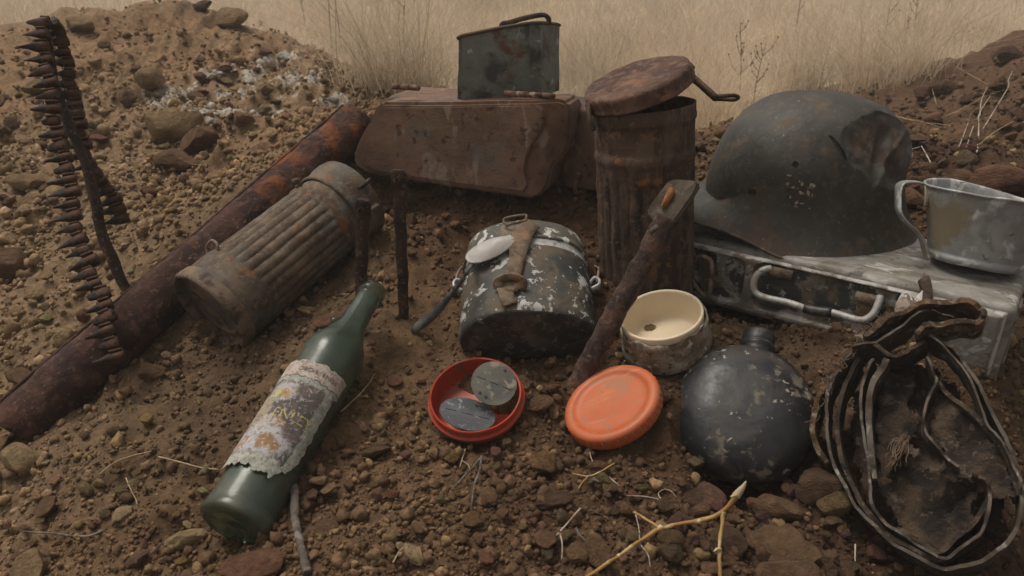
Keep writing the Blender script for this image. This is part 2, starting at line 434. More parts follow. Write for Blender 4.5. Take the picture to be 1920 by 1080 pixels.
def chalk(x, y):
    k = np.zeros(len(x))
    for c, r in CHALK:
        k = np.maximum(k, np.exp(-((x - c.x) ** 2 + ((y - c.y) / 1.6) ** 2) / (r * r)))
    return np.clip(k * .8 + vn2(x, y, 30, 41) * .45 + vn2(x, y, 75, 42) * .3 - .26, 0, 1) * (k > .12)
def straw(x, y):
    z = G0(x, y); return sst(.13, .06, z + vn2(x, y, 4, 51) * .03) * sst(1.5, 2.2, y)

# ------------------------------------------------------------------ materials of the place
def ground_mat():
    b = NB('dug_soil'); tc = b.N('TexCoord').outputs['Object']; at = b.N('Attribute', attribute_name='Col').outputs[0]
    n1 = b.step(b.noise(tc, 60, 7, .7), .3, .7); n2 = b.step(b.noise(tc, 260, 5, .7, off=3), .35, .65)
    c = b.mix(n1, b.mix(1., at, (.68, .68, .68), 'MULTIPLY'), b.mix(1., at, (1.35, 1.33, 1.3), 'MULTIPLY'))
    c = b.mix(b.math('MULTIPLY', n2, .5), c, b.mix(1., c, (1.45, 1.4, 1.35), 'MULTIPLY'))
    st = b.N('Attribute', attribute_name='straw').outputs[2]
    sn = b.step(b.noise(tc, 26, 6, .7, 1.2, off=7, st=(1, .25, 1)), .3, .7)
    c = b.mix(st, c, b.mix(sn, (.30, .23, .15), (.52, .42, .29)))
    ch = b.N('Attribute', attribute_name='chalk').outputs[2]
    cf = b.math('MULTIPLY', b.step(ch, .25, .5), b.step(b.noise(tc, 90, 6, .7, off=9), .42, .55))
    c = b.mix(cf, c, (.50, .46, .41))
    b.S(b.p.inputs['Base Color'], c); b.p.inputs['Roughness'].default_value = .95; b.p.inputs['Specular IOR Level'].default_value = .15
    h = b.math('ADD', b.noise(tc, 420, 6, .75), b.math('MULTIPLY', b.noise(tc, 130, 6, .7, off=4), 2.2))
    bp = b.N('Bump', {'Strength': .8, 'Distance': .0035, 'Height': h}); b.L(bp.outputs[0], b.p.inputs['Normal']); return b.m
M_SOIL = ground_mat()
def stone_mat(name, attr=None, base=(.12, .08, .05), rnd=0.0, big=(14, .3)):
    b = NB(name); tc = b.N('TexCoord').outputs['Object']
    base = b.N('Attribute', attribute_name=attr).outputs[0] if attr else base
    if rnd:
        oi = b.N('ObjectInfo'); base = oi.outputs['Color']
    v = b.step(b.noise(tc, big[0], 6, .7, .3), .28, .72)
    c = b.mix(v, b.mix(1., base, (.68, .66, .63), 'MULTIPLY'), b.mix(1., base, (1.35, 1.32, 1.28), 'MULTIPLY'))
    f = b.math('MULTIPLY', b.step(b.noise(tc, big[0] * 3.2, 6, .7, off=3.3), .52, .62),   .3 if rnd else .2); c = b.mix(f, c, (.085, .05, .03))
    b.S(b.p.inputs['Base Color'], c); b.p.inputs['Roughness'].default_value = .93; b.p.inputs['Specular IOR Level'].default_value = .2
    h = b.math('ADD', b.noise(tc, big[0] * 9, 6, .75, off=1.1), b.math('MULTIPLY', b.noise(tc, big[0] * 2.6, 6, .7, off=6), 2.5))
    bp = b.N('Bump', {'Strength': .7, 'Distance': .1 if rnd else .003, 'Height': h}); b.L(bp.outputs[0], b.p.inputs['Normal']); return b.m
M_PEBBLE = stone_mat('pebble_grit', attr='Col', big=(90, .3))
M_STONE = stone_mat('rubble_stone', rnd=1, big=(1.6, .3))

# ------------------------------------------------------------------ the ground: one sheet, fine where the camera stands close
def axis_pts(a, b, step, lo, hi, grow):
    c = list(np.arange(a, b, step)); s = step; x = b
    while x < hi: c.append(x); s *= grow; x += s
    c.append(hi); s = step; x = a; L = []
    while x > lo: s *= grow; x -= s; L.append(max(x, lo))
    return np.array(sorted(set(L)) + c)
gx = axis_pts(-.95, .95, .0055, -90, 90, 1.035); gy = axis_pts(.42, 1.15, .0050, -30, 140, 1.022)
XX, YY = np.meshgrid(gx, gy); xs, ys = XX.ravel(), YY.ravel()
zz = Gz(xs, ys, True)
nx, ny = len(gx), len(gy)
ii = (np.arange(ny - 1)[:, None] * nx + np.arange(nx - 1)[None]).ravel()
FQ = np.stack([ii, ii + 1, ii + nx + 1, ii + nx], 1)
gcol = soil_col(xs, ys)
gme = mesh('ground', np.stack([xs, ys, zz], 1), FQ, True, {'Col': gcol, 'chalk': chalk(xs, ys), 'straw': straw(xs, ys)})
tag(put('ground', gme, M_SOIL), kind='structure')

# ------------------------------------------------------------------ grit and pebbles (uncountable): real stones joined into two objects
def scatter(n, rmin, rmax, smin, smax, sub, pw, name, ang=47, jit=.26, colj=.24, pale=.08):
    rr = np.exp(RNG.uniform(math.log(rmin), math.log(rmax), n)); th = RNG.uniform(-math.radians(ang), math.radians(ang), n)
    x, y = rr * np.sin(th), rr * np.cos(th)
    clump = vn2(x, y, 6, 61) * .6 + vn2(x, y, 17, 62) * .5 + RNG.normal(size=n) * .35
    keep = (clump > -.25) & (straw(x, y) < .4); x, y, rr = x[keep], y[keep], rr[keep]; n = len(x)
    u = RNG.uniform(size=n); s = smin * (1 - u * (1 - (smin / smax) ** pw)) ** (-1 / pw) * np.clip(rr / .9, .85, 1.7)
    V, F = ico(sub); nv = len(V)
    P = V[None] * RNG.uniform(.6, 1.15, (n, 1, 3)) * (1 + RNG.normal(size=(n, nv, 1)) * jit)
    q = RNG.normal(size=(n, 4)); q /= np.linalg.norm(q, axis=1)[:, None]; a, b, c, d = q.T
    Rm = np.stack([np.stack([1 - 2 * (c * c + d * d), 2 * (b * c - a * d), 2 * (b * d + a * c)], 1), np.stack([2 * (b * c + a * d), 1 - 2 * (b * b + d * d), 2 * (c * d - a * b)], 1),
                   np.stack([2 * (b * d - a * c), 2 * (c * d + a * b), 1 - 2 * (b * b + c * c)], 1)], 1)
    P = np.einsum('nij,nvj->nvi', Rm, P) * (s * .5)[:, None, None]
    z = Gz(x, y, True) + s * RNG.uniform(.02, .3, n)
    P = P + np.stack([x, y, z], 1)[:, None]
    c = soil_col(x, y) * 1.4 * np.exp(RNG.normal(size=(n, 1)) * colj)
    pk = (RNG.uniform(size=n) < pale * (.4 + 1.5 * dry(x, y)))[:, None]
    c = np.where(pk, np.array([.31, .215, .115]) * RNG.uniform(.6, 1.2, (n, 1)) * np.array([1, .98, .92]), c)
    wk = (chalk(x, y) > RNG.uniform(.2, .9, n))[:, None]; c = np.where(wk, np.array([.50, .46, .41]), c)
    Cc = np.repeat(c, nv, 0)
    Fa = (F[None] + (np.arange(n) * nv)[:, None, None]).reshape(-1, 3)
    return tag(put(name, mesh(name, P.reshape(-1, 3), Fa, False, {'Col': Cc}), M_PEBBLE), kind='stuff', label='loose grit and small stones covering the dug soil')
scatter(74000, .44, 2.4, .0020, .0085, 1, 1.6, 'grit')
scatter(14000, 1.0, 2.9, .004, .012, 1, 2.0, 'pebbles', pale=.10, colj=.18)
scatter(8500, .46, 2.6, .006, .019, 2, 2.2, 'pebbles', pale=.12, jit=.2)

# ------------------------------------------------------------------ stones and clods one can count, each a thing of its own
ROCKS = []
for k in range(16):
    V, F = rock_shape(3, 40 + k, 9 + k % 6, .09 + .015 * (k % 5))
    me = mesh('stone', V, F, True); me.materials.append(M_STONE); me.set_sharp_from_angle(angle=math.radians(38)); ROCKS.append(me)
def stone(p, size, col, label, group=None, flat=.75, name='stone', k=None, long=1.0, rz=None, sink=.3):
    o = put(name, ROCKS[k if k is not None else random.randrange(16)])
    o.scale = (size * .5 * long, size * .5, size * .5 * flat); o.rotation_euler = (random.uniform(-.35, .35), random.uniform(-.35, .35), rz if rz is not None else random.uniform(0, 6.28))
    o.location = Vector(p) + Vector((0, 0, size * .5 * flat * (1 - 2 * sink))); o.color = (*col, 1)
    return tag(o, label, 'clod' if name == 'clod' else 'stone', group)
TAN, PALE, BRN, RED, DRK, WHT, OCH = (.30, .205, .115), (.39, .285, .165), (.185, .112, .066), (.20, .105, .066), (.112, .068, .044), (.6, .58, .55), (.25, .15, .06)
BIG = [  # px, py (centre), width px, colour, label, flat, long, angle
    (42, 858, 82, PALE, 'pale blocky stone below the lower end of the rusty pipe', .9, 1.05, .2),
    (4, 838, 60, TAN, 'tan stone at the open lower mouth of the rusty pipe', .8, 1.2, .9),
    (124, 632, 50, PALE, 'pale round stone above the pipe beside the foot of the cartridge belt', .85, 1.0, .4),
    (348, 1006, 62, PALE, 'pale angular stone just in front of the bottle base', .6, 1.45, .45),
    (478, 1050, 104, RED, 'large reddish brown stone at the bottom edge in front of the bottle', .6, 1.3, .4),
    (60, 1060, 86, TAN, 'broad tan stone in the bottom corner left of the bottle', .6, 1.3, .8),
    (232, 958, 38, PALE, 'small pale pointed pebble left of the bottle base', .7, 1.6, 1.2),
    (90, 945, 52, BRN, 'dull brown stone half sunk in the soil left of the bottle', .5, 1.3, .5),
    (600, 897, 36, TAN, 'tan stone leaning against a narrow stone right of the bottle label', .7, 1.4, .6),
    (619, 912, 26, TAN, 'narrow tan stone leaning on its neighbour right of the bottle label', .7, 2.0, 1.0),
    (588, 925, 30, BRN, 'brown stone below the leaning pair right of the bottle label', .8, 1.1, .3),
    (608, 985, 58, BRN, 'brown clod behind the grey stick at the bottom', .6, 1.1, .3),
    (712, 786, 36, TAN, 'tan pointed stone left of the orange dish', .45, 1.6, -.9),
    (740, 712, 34, RED, 'reddish stone between the bottle shoulder and the orange dish', .6, 1.4, 1.2),
    (850, 854, 34, OCH, 'ochre angular stone below the orange dish', .8, 1.1, .7),
    (836, 886, 18, TAN, 'little tan pebble beside the dry forked twigs', .8, 1.1, .2),
    (913, 930, 50, BRN, 'brown angular clod beside the dry forked twigs', .8, 1.0, .3),
    (774, 822, 20, BRN, 'dark brown pebble left below the orange dish', .8, 1.2, .4),
    (739, 996, 28, TAN, 'tan triangular stone in the bare middle foreground', .5, 1.3, .2),
    (1010, 752, 56, BRN, 'brown clod between the orange dish and the orange lid', .6, 1.15, .2),
    (1036, 724, 34, BRN, 'smaller brown clod behind the clod between dish and lid', .6, 1.1, 1.0),
    (1120, 1030, 74, BRN, 'roundish brown clod crossed by the lower fork of the golden vine', .85, 1.0, .5),
    (1460, 945, 92, BRN, 'brown stone below the canteen beside the golden vine tip', .65, 1.25, .2),
    (1468, 1012, 150, BRN, 'long flat brown stone below the canteen', .4, 1.25, -.25),
    (1478, 1070, 112, BRN, 'broad brown stone cut by the bottom edge right of the vine', .6, 1.2, .2),
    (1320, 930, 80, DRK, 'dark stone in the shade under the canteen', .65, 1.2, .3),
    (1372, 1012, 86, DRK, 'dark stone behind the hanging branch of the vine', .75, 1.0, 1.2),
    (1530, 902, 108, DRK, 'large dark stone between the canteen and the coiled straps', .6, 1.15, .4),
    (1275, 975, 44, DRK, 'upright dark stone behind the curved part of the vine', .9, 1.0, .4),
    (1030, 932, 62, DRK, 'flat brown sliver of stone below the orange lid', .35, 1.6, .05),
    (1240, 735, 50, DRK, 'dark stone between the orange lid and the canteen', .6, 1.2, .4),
    (640, 588, 84, RED, 'reddish brown stone under the neck of the bottle', .5, 1.7, .35),
    (578, 580, 42, TAN, 'tan stone below the lying fluted canister', .7, 1.2, 1.1),
    (283, 690, 58, BRN, 'brown stone in the shade under the pipe', .5, 1.2, .2),
    (322, 235, 130, TAN, 'largest tan block on the heap left of the pipe', .75, 1.15, .5),
    (372, 265, 84, BRN, 'brown block leaning on the largest tan block of the heap', .9, 1.1, 1.1),
    (335, 300, 90, BRN, 'low brown block below the largest tan block of the heap', .7, 1.2, .6),
    (345, 252, 40, PALE, 'pale rounded stone wedged between the big blocks of the heap', .8, 1.1, .2),
    (284, 146, 66, TAN, 'tan block high on the heap above the chalk', .7, 1.15, .2),
    (238, 180, 56, BRN, 'brown clod on the heap behind the cartridge belt', .75, 1.0, .9),
    (180, 118, 34, PALE, 'pale round stone on the heap behind the rusty rod', .8, 1.05, .3),
    (150, 40, 70, TAN, 'slanting slab at the top of the heap behind the belt', .6, 1.4, -.6),
    (378, 8, 52, DRK, 'dark clod on the crest of the heap at the top edge', .6, 1.2, .1),
    (430, 28, 70, TAN, 'long pale clod running down the crest of the heap', .6, 1.7, -.6),
    (489, 46, 24, BRN, 'small round clod standing on the crest of the heap', .9, 1.0, .1),
    (535, 106, 36, WHT, 'white chalk lump on the heap', .7, 1.2, .2),
    (494, 114, 28, WHT, 'smaller white chalk lump left of the other chalk lump', .6, 1.4, .1),
    (400, 138, 34, WHT, 'white chalk flake on the heap behind the big tan block', .35, 1.3, .8),
    (622, 184, 26, WHT, 'white pebble on the heap above the upper end of the pipe', .7, 1.3, .1),
    (498, 166, 44, TAN, 'tan clod in the middle of the chalk patch', .8, 1.0, .3),
    (826, 170, 42, BRN, 'brown clod beside the left end of the brown chest', .7, 1.0, .6),
    (755, 150, 24, DRK, 'dark clod at the foot of the heap near the chest', .7, 1.0, .2),
    (1760, 163, 74, DRK, 'dark clod on the spoil bank behind the helmet', .7, 1.1, .2),
    (1892, 105, 64, DRK, 'dark clod on the crest of the right spoil bank', .8, 1.0, .2),
    (1868, 330, 110, RED, 'broad reddish clod behind the aluminium cup', .55, 1.3, .1),
    (1715, 372, 70, BRN, 'brown clod seen through the cup handle', .7, 1.0, .4),
    (1795, 330, 60, BRN, 'brown clod behind the rim of the aluminium cup', .6, 1.2, .6),
    (20, 490, 90, BRN, 'brown block at the left edge of the heap', .7, 1.2, .6),
    (60, 335, 70, TAN, 'tan block at the left edge of the heap behind the belt', .6, 1.2, .2),
    (40, 700, 60, BRN, 'brown stone above the lower end of the pipe', .5, 1.3, .1),
]
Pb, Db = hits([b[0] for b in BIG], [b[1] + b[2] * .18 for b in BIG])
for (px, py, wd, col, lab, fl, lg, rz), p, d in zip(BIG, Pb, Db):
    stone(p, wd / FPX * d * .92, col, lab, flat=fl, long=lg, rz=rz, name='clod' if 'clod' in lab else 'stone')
LANDMARKS = [('the cartridge belt', 120, 330), ('the rod foot', 238, 560), ('the lower pipe end', 40, 790), ('the middle of the pipe', 330, 530), ('the upper pipe end', 660, 230),
    ('the largest tan block', 322, 235), ('the chalk patch', 480, 140), ('the heap crest', 300, 10), ('the lying canister', 520, 470), ('the bottle base', 437, 985), ('the bottle label', 510, 810),
    ('the bottle neck', 700, 560), ('the taller iron stake', 755, 470), ('the orange dish', 892, 748), ('the orange lid', 1145, 755), ('the dry fork', 890, 920), ('the golden vine fork', 1238, 990),
    ('the golden vine bud', 1395, 910), ('the canteen', 1395, 775), ('the long flat stone', 1468, 1012), ('the coiled straps', 1720, 820), ('the helmet', 1510, 320), ('the cup', 1825, 430),
    ('the branching white root', 1826, 260), ('the spoil bank crest', 1890, 100), ('the brown chest', 700, 260), ('the grey stick', 560, 990)]
CNAME = {TAN: 'tan', PALE: 'pale', BRN: 'brown', RED: 'reddish', DRK: 'dark brown', OCH: 'ochre', WHT: 'white'}
def where(x, y, rank=0):
    nm, lx, ly = sorted(LANDMARKS, key=lambda l: math.hypot(x - l[1], (y - l[2]) * 1.1))[rank]; dx, dy = x - lx, y - ly
    a = math.degrees(math.atan2(-dy, dx)) % 360; d = ['right of', 'above and right of', 'above', 'above and left of', 'left of', 'below and left of', 'below', 'below and right of'][int((a + 22.5) // 45) % 8]
    return ('close ' if math.hypot(dx, dy) < 75 else ('' if math.hypot(dx, dy) < 150 else 'some way ')) + d + ' ' + nm
USED = set()
zones = [  # x0,y0,x1,y1,n,min px,max px,palette,kind,group
    (0, 430, 330, 800, 42, 14, 36, [TAN, BRN, PALE, TAN], 'stone', 'stones on the slope behind the pipe'),
    (0, 60, 520, 420, 84, 12, 44, [TAN, BRN, BRN, TAN], 'stone', 'stones on the spoil heap'),
    (380, 150, 840, 300, 34, 11, 28, [BRN, TAN, BRN], 'clod', 'clods on the low end of the heap'),
    (0, 820, 420, 1078, 50, 12, 34, [TAN, BRN, OCH, BRN, PALE], 'stone', 'stones left of the bottle'),
    (560, 620, 1060, 1078, 46, 12, 30, [BRN, BRN, TAN, RED], 'stone', 'stones of the middle foreground'),
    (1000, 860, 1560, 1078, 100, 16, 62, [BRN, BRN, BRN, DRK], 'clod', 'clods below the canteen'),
    (1540, 960, 1720, 1078, 12, 18, 44, [BRN, DRK], 'clod', 'clods below the coiled straps'),
    (640, 800, 1060, 1078, 30, 16, 40, [BRN, BRN, RED], 'clod', 'clods of the middle foreground'),
    (1600, 150, 1920, 360, 48, 12, 46, [DRK, DRK, BRN], 'clod', 'clods on the right spoil bank'),
]
for (x0, y0, x1, y1, n, a, b, pal, kd, grp) in zones:
    X = RNG.uniform(x0, x1, n); Y = RNG.uniform(y0, y1, n); P, D = hits(X, Y); sm = straw(P[:, 0], P[:, 1])
    for p, d, s_, xx_, yy_ in zip(P, D, sm, X, Y):
        if d > 3.0 or s_ > .3: continue
        px_ = a * (1 - random.random() * (1 - (a / b) ** 1.6)) ** (-1 / 1.6); col = random.choice(pal); fl, lg = random.uniform(.55, .95), random.uniform(.9, 1.5)
        lab = ('tiny' if px_ < a * 1.12 else ('small' if px_ < a * 1.45 else 'bigger')) + (' long' if lg > 1.3 else (' flat' if fl < .68 else ' rounded')) + ' ' + CNAME[col] + ' ' + kd + ' '
        lab = next((lab + where(xx_, yy_, k) for k in range(9) if lab + where(xx_, yy_, k) not in USED), lab + where(xx_, yy_)); USED.add(lab)
        stone(p, px_ / FPX * d, tuple(c * random.uniform(.85, 1.15) for c in col), lab, grp, flat=fl, long=lg, name=kd, sink=.12 if yy_ > 780 else .25)
# ------------------------------------------------------------------ materials of the finds
RUST_D, RUST_M, RUST_O, DIRT = (.045, .022, .014), (.115, .052, .028), (.26, .095, .03), (.13, .09, .058)
M_PIPE = layered('pipe_rust', (.060, .022, .015), [
    dict(c=(.028, .012, .010), s=18, t=.52, w=.08, r=.9), dict(c=(.19, .062, .018), s=26, t=.55, w=.06, r=.95, h=.6, pos=(2, .25, .55, .22)),
    dict(c=(.10, .045, .03), s=70, t=.6, w=.04), dict(c=(.24, .17, .12), s=210, t=.70, w=.03, a=.7)], .85, bump=(260, .9, .004))
M_CAN_LYING = layered('dusty_fluted_steel', (.150, .108, .070), [
    dict(c=(.085, .082, .073), s=16, t=.57, w=.07, r=.75), dict(c=(.085, .055, .037), s=24, t=.53, w=.07), dict(c=(.19, .085, .038), s=34, t=.67, w=.03, h=.3),
    dict(c=(.20, .165, .125), s=120, t=.60, w=.06, a=.6)], .85, bump=(320, .6, .002))
M_CAN_RIM = layered('rim_of_lying_canister', (.175, .125, .085), [
    dict(c=(.075, .078, .075), s=20, t=.56, w=.06, r=.7), dict(c=(.22, .105, .05), s=30, t=.66, w=.035, h=.3), dict(c=(.06, .034, .022), s=45, t=.58, w=.05)], .85, bump=(320, .6, .002))
M_CAN_UP = layered('dark_flaking_rust', (.072, .042, .029), [
    dict(c=(.125, .083, .057), s=34, t=.55, w=.05, st=(1, 1, .4), r=.9), dict(c=(.030, .020, .016), s=40, t=.57, w=.05, st=(1, 1, .25)),
    dict(c=(.21, .09, .03), s=30, t=.70, w=.03), dict(c=(.16, .10, .065), s=90, t=.62, w=.03, a=.7)], .85, bump=(260, .8, .003))
M_LID_UP = layered('rusted_lid', (.120, .066, .046), [
    dict(c=(.065, .034, .025), s=26, t=.54, w=.06), dict(c=(.24, .105, .045), s=24, t=.68, w=.03), dict(c=(.20, .13, .10), s=80, t=.58, w=.05, a=.6)], .9, bump=(240, .9, .003))
M_CHEST = layered('brown_rusted_sheet', (.165, .092, .059), [dict(c=(.19, .125, .075), s=10, t=.55, w=.1, pos=(2, .03, .0, .12), a=.8),
    dict(c=(.10, .055, .038), s=9, t=.54, w=.12), dict(c=(.165, .10, .068), s=22, t=.56, w=.06), dict(c=(.25, .19, .145), s=34, t=.66, w=.035, a=.85, st=(1, 1, .5)),
    dict(c=(.10, .105, .092), s=12, t=.66, w=.05, a=.6), dict(c=(.06, .034, .025), s=60, t=.66, w=.04)], .8, bump=(300, .6, .002))
M_CHEST_EDGE = layered('rusty_hinge', (.14, .075, .05), [dict(c=(.06, .03, .02), s=60, t=.55), dict(c=(.25, .17, .12), s=80, t=.6)], .85)
M_GREENCAN = layered('grey_green_paint', (.155, .170, .150), [
    dict(c=(.20, .212, .182), s=9, t=.55, w=.12), dict(c=(.125, .068, .036), s=16, t=.615, w=.04, r=.9), dict(c=(.17, .105, .05), s=34, t=.69, w=.03),
    dict(c=(.42, .42, .40), s=70, t=.73, w=.01), dict(c=(.055, .06, .055), s=22, t=.6, w=.06)], .55, bump=(160, .35, .0015))
M_CANRIM = layered('rusty_can_rim', (.10, .064, .042), [dict(c=(.19, .10, .05), s=40, t=.58), dict(c=(.08, .085, .075), s=30, t=.58)], .8)
M_DARKIRON = layered('dark_iron', (.030, .021, .017), [dict(c=(.085, .048, .03), s=60, t=.55, w=.06), dict(c=(.12, .09, .065), s=180, t=.64, w=.04, a=.7)], .8, bump=(300, .8, .002))
M_STAKE = layered('rusted_flat_iron', (.055, .030, .022), [dict(c=(.030, .017, .014), s=40, t=.52, w=.08), dict(c=(.20, .085, .035), s=60, t=.68, w=.03), dict(c=(.15, .11, .085), s=200, t=.66, w=.03)], .88, bump=(300, .9, .003))
M_LINK = layered('belt_link_steel', (.019, .015, .0145), [dict(c=(.085, .040, .022), s=24, t=.53, w=.08), dict(c=(.02, .019, .022), s=60, t=.56), dict(c=(.30, .28, .25), s=420, t=.74, w=.015)], .6, metal=.05, bump=(300, .8, .002), rnd=.45, spec=.25)
M_TIN = layered('flaking_dark_paint', (.034, .038, .036), [
    dict(c=(.115, .088, .062), s=22, t=.545, w=.045, r=.9), dict(c=(.022, .022, .021), s=18, t=.55, w=.05), dict(c=(.47, .47, .46), s=34, t=.575, w=.004, r=.5, h=-.3, cl=(15, .8), pos=(2, .13, .02, .10), d=9),
    dict(c=(.52, .52, .50), s=150, t=.66, w=.01, r=.5, cl=(20, .8)), dict(c=(.075, .06, .045), s=14, t=.5, w=.1, a=.5)], .6, bump=(280, .35, .0012))
M_TINBASE = layered('sooty_tin_base', (.040, .034, .029), [dict(c=(.105, .082, .06), s=20, t=.56, w=.06), dict(c=(.02, .018, .017), s=30, t=.52, w=.06), dict(c=(.15, .145, .135), s=80, t=.64, w=.03, a=.7)], .75, bump=(200, .6, .002))
M_TINLID = layered('worn_lid_paint', (.095, .085, .072), [dict(c=(.05, .052, .048), s=26, t=.54, w=.06), dict(c=(.50, .50, .48), s=60, t=.60, w=.015, r=.5), dict(c=(.16, .12, .085), s=40, t=.58, w=.05)], .65, bump=(260, .35, .0012))
M_ALU = layered('bare_aluminium', (.40, .40, .395), [dict(c=(.26, .255, .245), s=30, t=.54, w=.08), dict(c=(.15, .13, .11), s=60, t=.63, w=.03), dict(c=(.55, .55, .54), s=90, t=.62, w=.03)], .5, metal=.35, bump=(240, .3, .001))
M_SPOON = layered('chalky_aluminium', (.46, .445, .43), [dict(c=(.34, .31, .28), s=30, t=.54, w=.08), dict(c=(.30, .19, .12), s=45, t=.69, w=.03), dict(c=(.22, .20, .18), s=110, t=.70, w=.02)], .5, metal=.2, bump=(260, .25, .001))
M_SPOONH = layered('dark_oxidised_handle', (.070, .070, .070), [dict(c=(.04, .04, .04), s=40, t=.55), dict(c=(.12, .11, .10), s=90, t=.6)], .45, metal=.4)
M_STRAP = layered('rusty_strap', (.150, .105, .070), [dict(c=(.24, .115, .05), s=40, t=.58, w=.04), dict(c=(.09, .055, .035), s=60, t=.56, w=.06), dict(c=(.20, .17, .13), s=120, t=.58, w=.05, a=.6)], .85, bump=(340, .7, .002))
M_BAR = layered('rust_scaled_bar', (.066, .038, .028), [dict(c=(.11, .062, .044), s=30, t=.54, w=.06), dict(c=(.03, .02, .017), s=50, t=.56), dict(c=(.18, .075, .035), s=40, t=.68, w=.03), dict(c=(.16, .12, .09), s=200, t=.66, w=.03, a=.7)], .88, bump=(260, .8, .003))
M_PLATE = layered('dirty_plate', (.085, .066, .049), [dict(c=(.05, .035, .026), s=30, t=.54, w=.06), dict(c=(.12, .095, .07), s=80, t=.58)], .85, bump=(240, .7, .003))
M_TANG = layered('bright_orange_rust', (.27, .105, .035), [dict(c=(.17, .07, .03), s=60, t=.54, w=.06)], .9, bump=(260, .6, .002))
M_ORANGE = layered('orange_red_bakelite', (.40, .046, .020), [dict(c=(.30, .040, .022), s=22, t=.58, w=.1, a=.7), dict(c=(.16, .085, .05), s=30, t=.66, w=.08, a=.7), dict(c=(.20, .12, .075), s=140, t=.64, w=.03, a=.7)], .45, bump=(90, .12, .001), big=(12, .12))
M_ORANGE2 = layered('orange_plastic_lid', (.45, .098, .028), [dict(c=(.50, .15, .060), s=12, t=.52, w=.14, a=.6), dict(c=(.30, .15, .085), s=26, t=.62, w=.08, a=.65), dict(c=(.26, .15, .09), s=150, t=.67, w=.02, a=.8), dict(c=(.55, .22, .12), s=60, t=.66, w=.02, a=.5, st=(.25, 1, 1))], .48, bump=(90, .12, .001), big=(10, .1))
M_TAGW = layered('zinc_tag', (.125, .120, .100), [dict(c=(.08, .085, .085), s=50, t=.55, w=.06), dict(c=(.26, .22, .17), s=70, t=.63, w=.03), dict(c=(.20, .11, .06), s=40, t=.70, w=.03)], .6, metal=.2)
M_TAGD = layered('dark_zinc_tag', (.090, .096, .104), [dict(c=(.06, .065, .072), s=60, t=.55, w=.06), dict(c=(.22, .23, .24), s=140, t=.66, w=.03)], .55, metal=.2)
M_CREAM = layered('cream_glaze', (.72, .61, .45), [dict(c=(.66, .54, .38), s=14, t=.55, w=.15, a=.5), dict(c=(.45, .32, .19), s=60, t=.72, w=.03, a=.5)], .32, bump=(60, .06, .001), big=(10, .05))
M_CRUST = layered('crusted_grey_skirt', (.25, .20, .145), [dict(c=(.33, .30, .245), s=40, t=.54, w=.06), dict(c=(.17, .115, .07), s=24, t=.55, w=.06), dict(c=(.07, .06, .05), s=90, t=.65, w=.025, h=-.5), dict(c=(.45, .45, .43), s=120, t=.66, w=.02)], .75, bump=(220, .7, .002))
M_CANTEEN = layered('black_canteen_paint', (.013, .014, .016), [dict(c=(.030, .032, .036), s=14, t=.55, w=.1, a=.8), dict(c=(.060, .052, .044), s=20, t=.60, w=.08, r=.8, a=.7), dict(c=(.17, .14, .105), s=60, t=.635, w=.04, r=.9, a=.75, cl=(24, 1.0)), dict(c=(.30, .27, .22), s=120, t=.70, w=.015, cl=(22, .9))], .36, bump=(180, .3, .0012))
M_NECK = layered('black_bakelite', (.022, .022, .024), [dict(c=(.06, .055, .05), s=50, t=.58)], .4)
M_CASE = layered('dull_aluminium', (.285, .272, .25), [dict(c=(.21, .192, .165), s=16, t=.53, w=.12), dict(c=(.12, .098, .075), s=40, t=.58, w=.06, r=.85, a=.8, st=(.4, 1, 1)), dict(c=(.42, .41, .39), s=70, t=.64, w=.04, st=(.4, 1, 1)), dict(c=(.085, .078, .075), s=44, t=.66, w=.03), dict(c=(.22, .11, .05), s=20, t=.70, w=.03)], .55, metal=.3, bump=(240, .45, .0015))
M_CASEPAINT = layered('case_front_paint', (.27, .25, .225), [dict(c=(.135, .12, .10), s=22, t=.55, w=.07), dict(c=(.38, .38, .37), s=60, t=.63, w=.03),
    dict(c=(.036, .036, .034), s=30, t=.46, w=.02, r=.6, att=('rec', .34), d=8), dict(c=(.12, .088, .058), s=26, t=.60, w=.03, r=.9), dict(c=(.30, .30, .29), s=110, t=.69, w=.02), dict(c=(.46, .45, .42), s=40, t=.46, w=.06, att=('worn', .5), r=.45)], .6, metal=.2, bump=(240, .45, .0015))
M_WIREALU = layered('pale_wire', (.42, .41, .39), [dict(c=(.28, .25, .22), s=50, t=.56), dict(c=(.16, .11, .08), s=90, t=.66)], .5, metal=.3)
M_WIRERUST = layered('rusty_wire', (.20, .145, .11), [dict(c=(.09, .05, .035), s=60, t=.54), dict(c=(.24, .2, .16), s=110, t=.62)], .8)
M_HELMET = layered('helmet_paint', (.052, .047, .040), [
    dict(c=(.036, .034, .030), s=12, t=.53, w=.1), dict(c=(.085, .056, .040), s=14, t=.48, w=.08, r=.85, att=('rim', .25), a=.85), dict(c=(.125, .082, .052), s=26, t=.66, w=.06, r=.9, a=.7),
    dict(c=(.078, .050, .035), s=20, t=.42, w=.09, att=('dent', .55), r=.9), dict(c=(.13, .088, .06), s=44, t=.62, w=.05, att=('dent', .5), r=.9), dict(c=(.05, .036, .03), s=30, t=.56, w=.05, att=('dent', .5), r=.9), dict(c=(.13, .11, .09), s=110, t=.64, w=.05, a=.4), dict(c=(.22, .21, .19), s=180, t=.74, w=.01, a=.7)], .6, bump=(300, .4, .0013))
M_HELMIN = layered('helmet_inside', (.03, .024, .02), [dict(c=(.07, .045, .03), s=30, t=.55)], .9)
M_DECAL = layered('worn_decal', (.36, .32, .24), [dict(c=(.10, .065, .05), s=240, t=.52, w=.06), dict(c=(.36, .34, .29), s=300, t=.6)], .7)
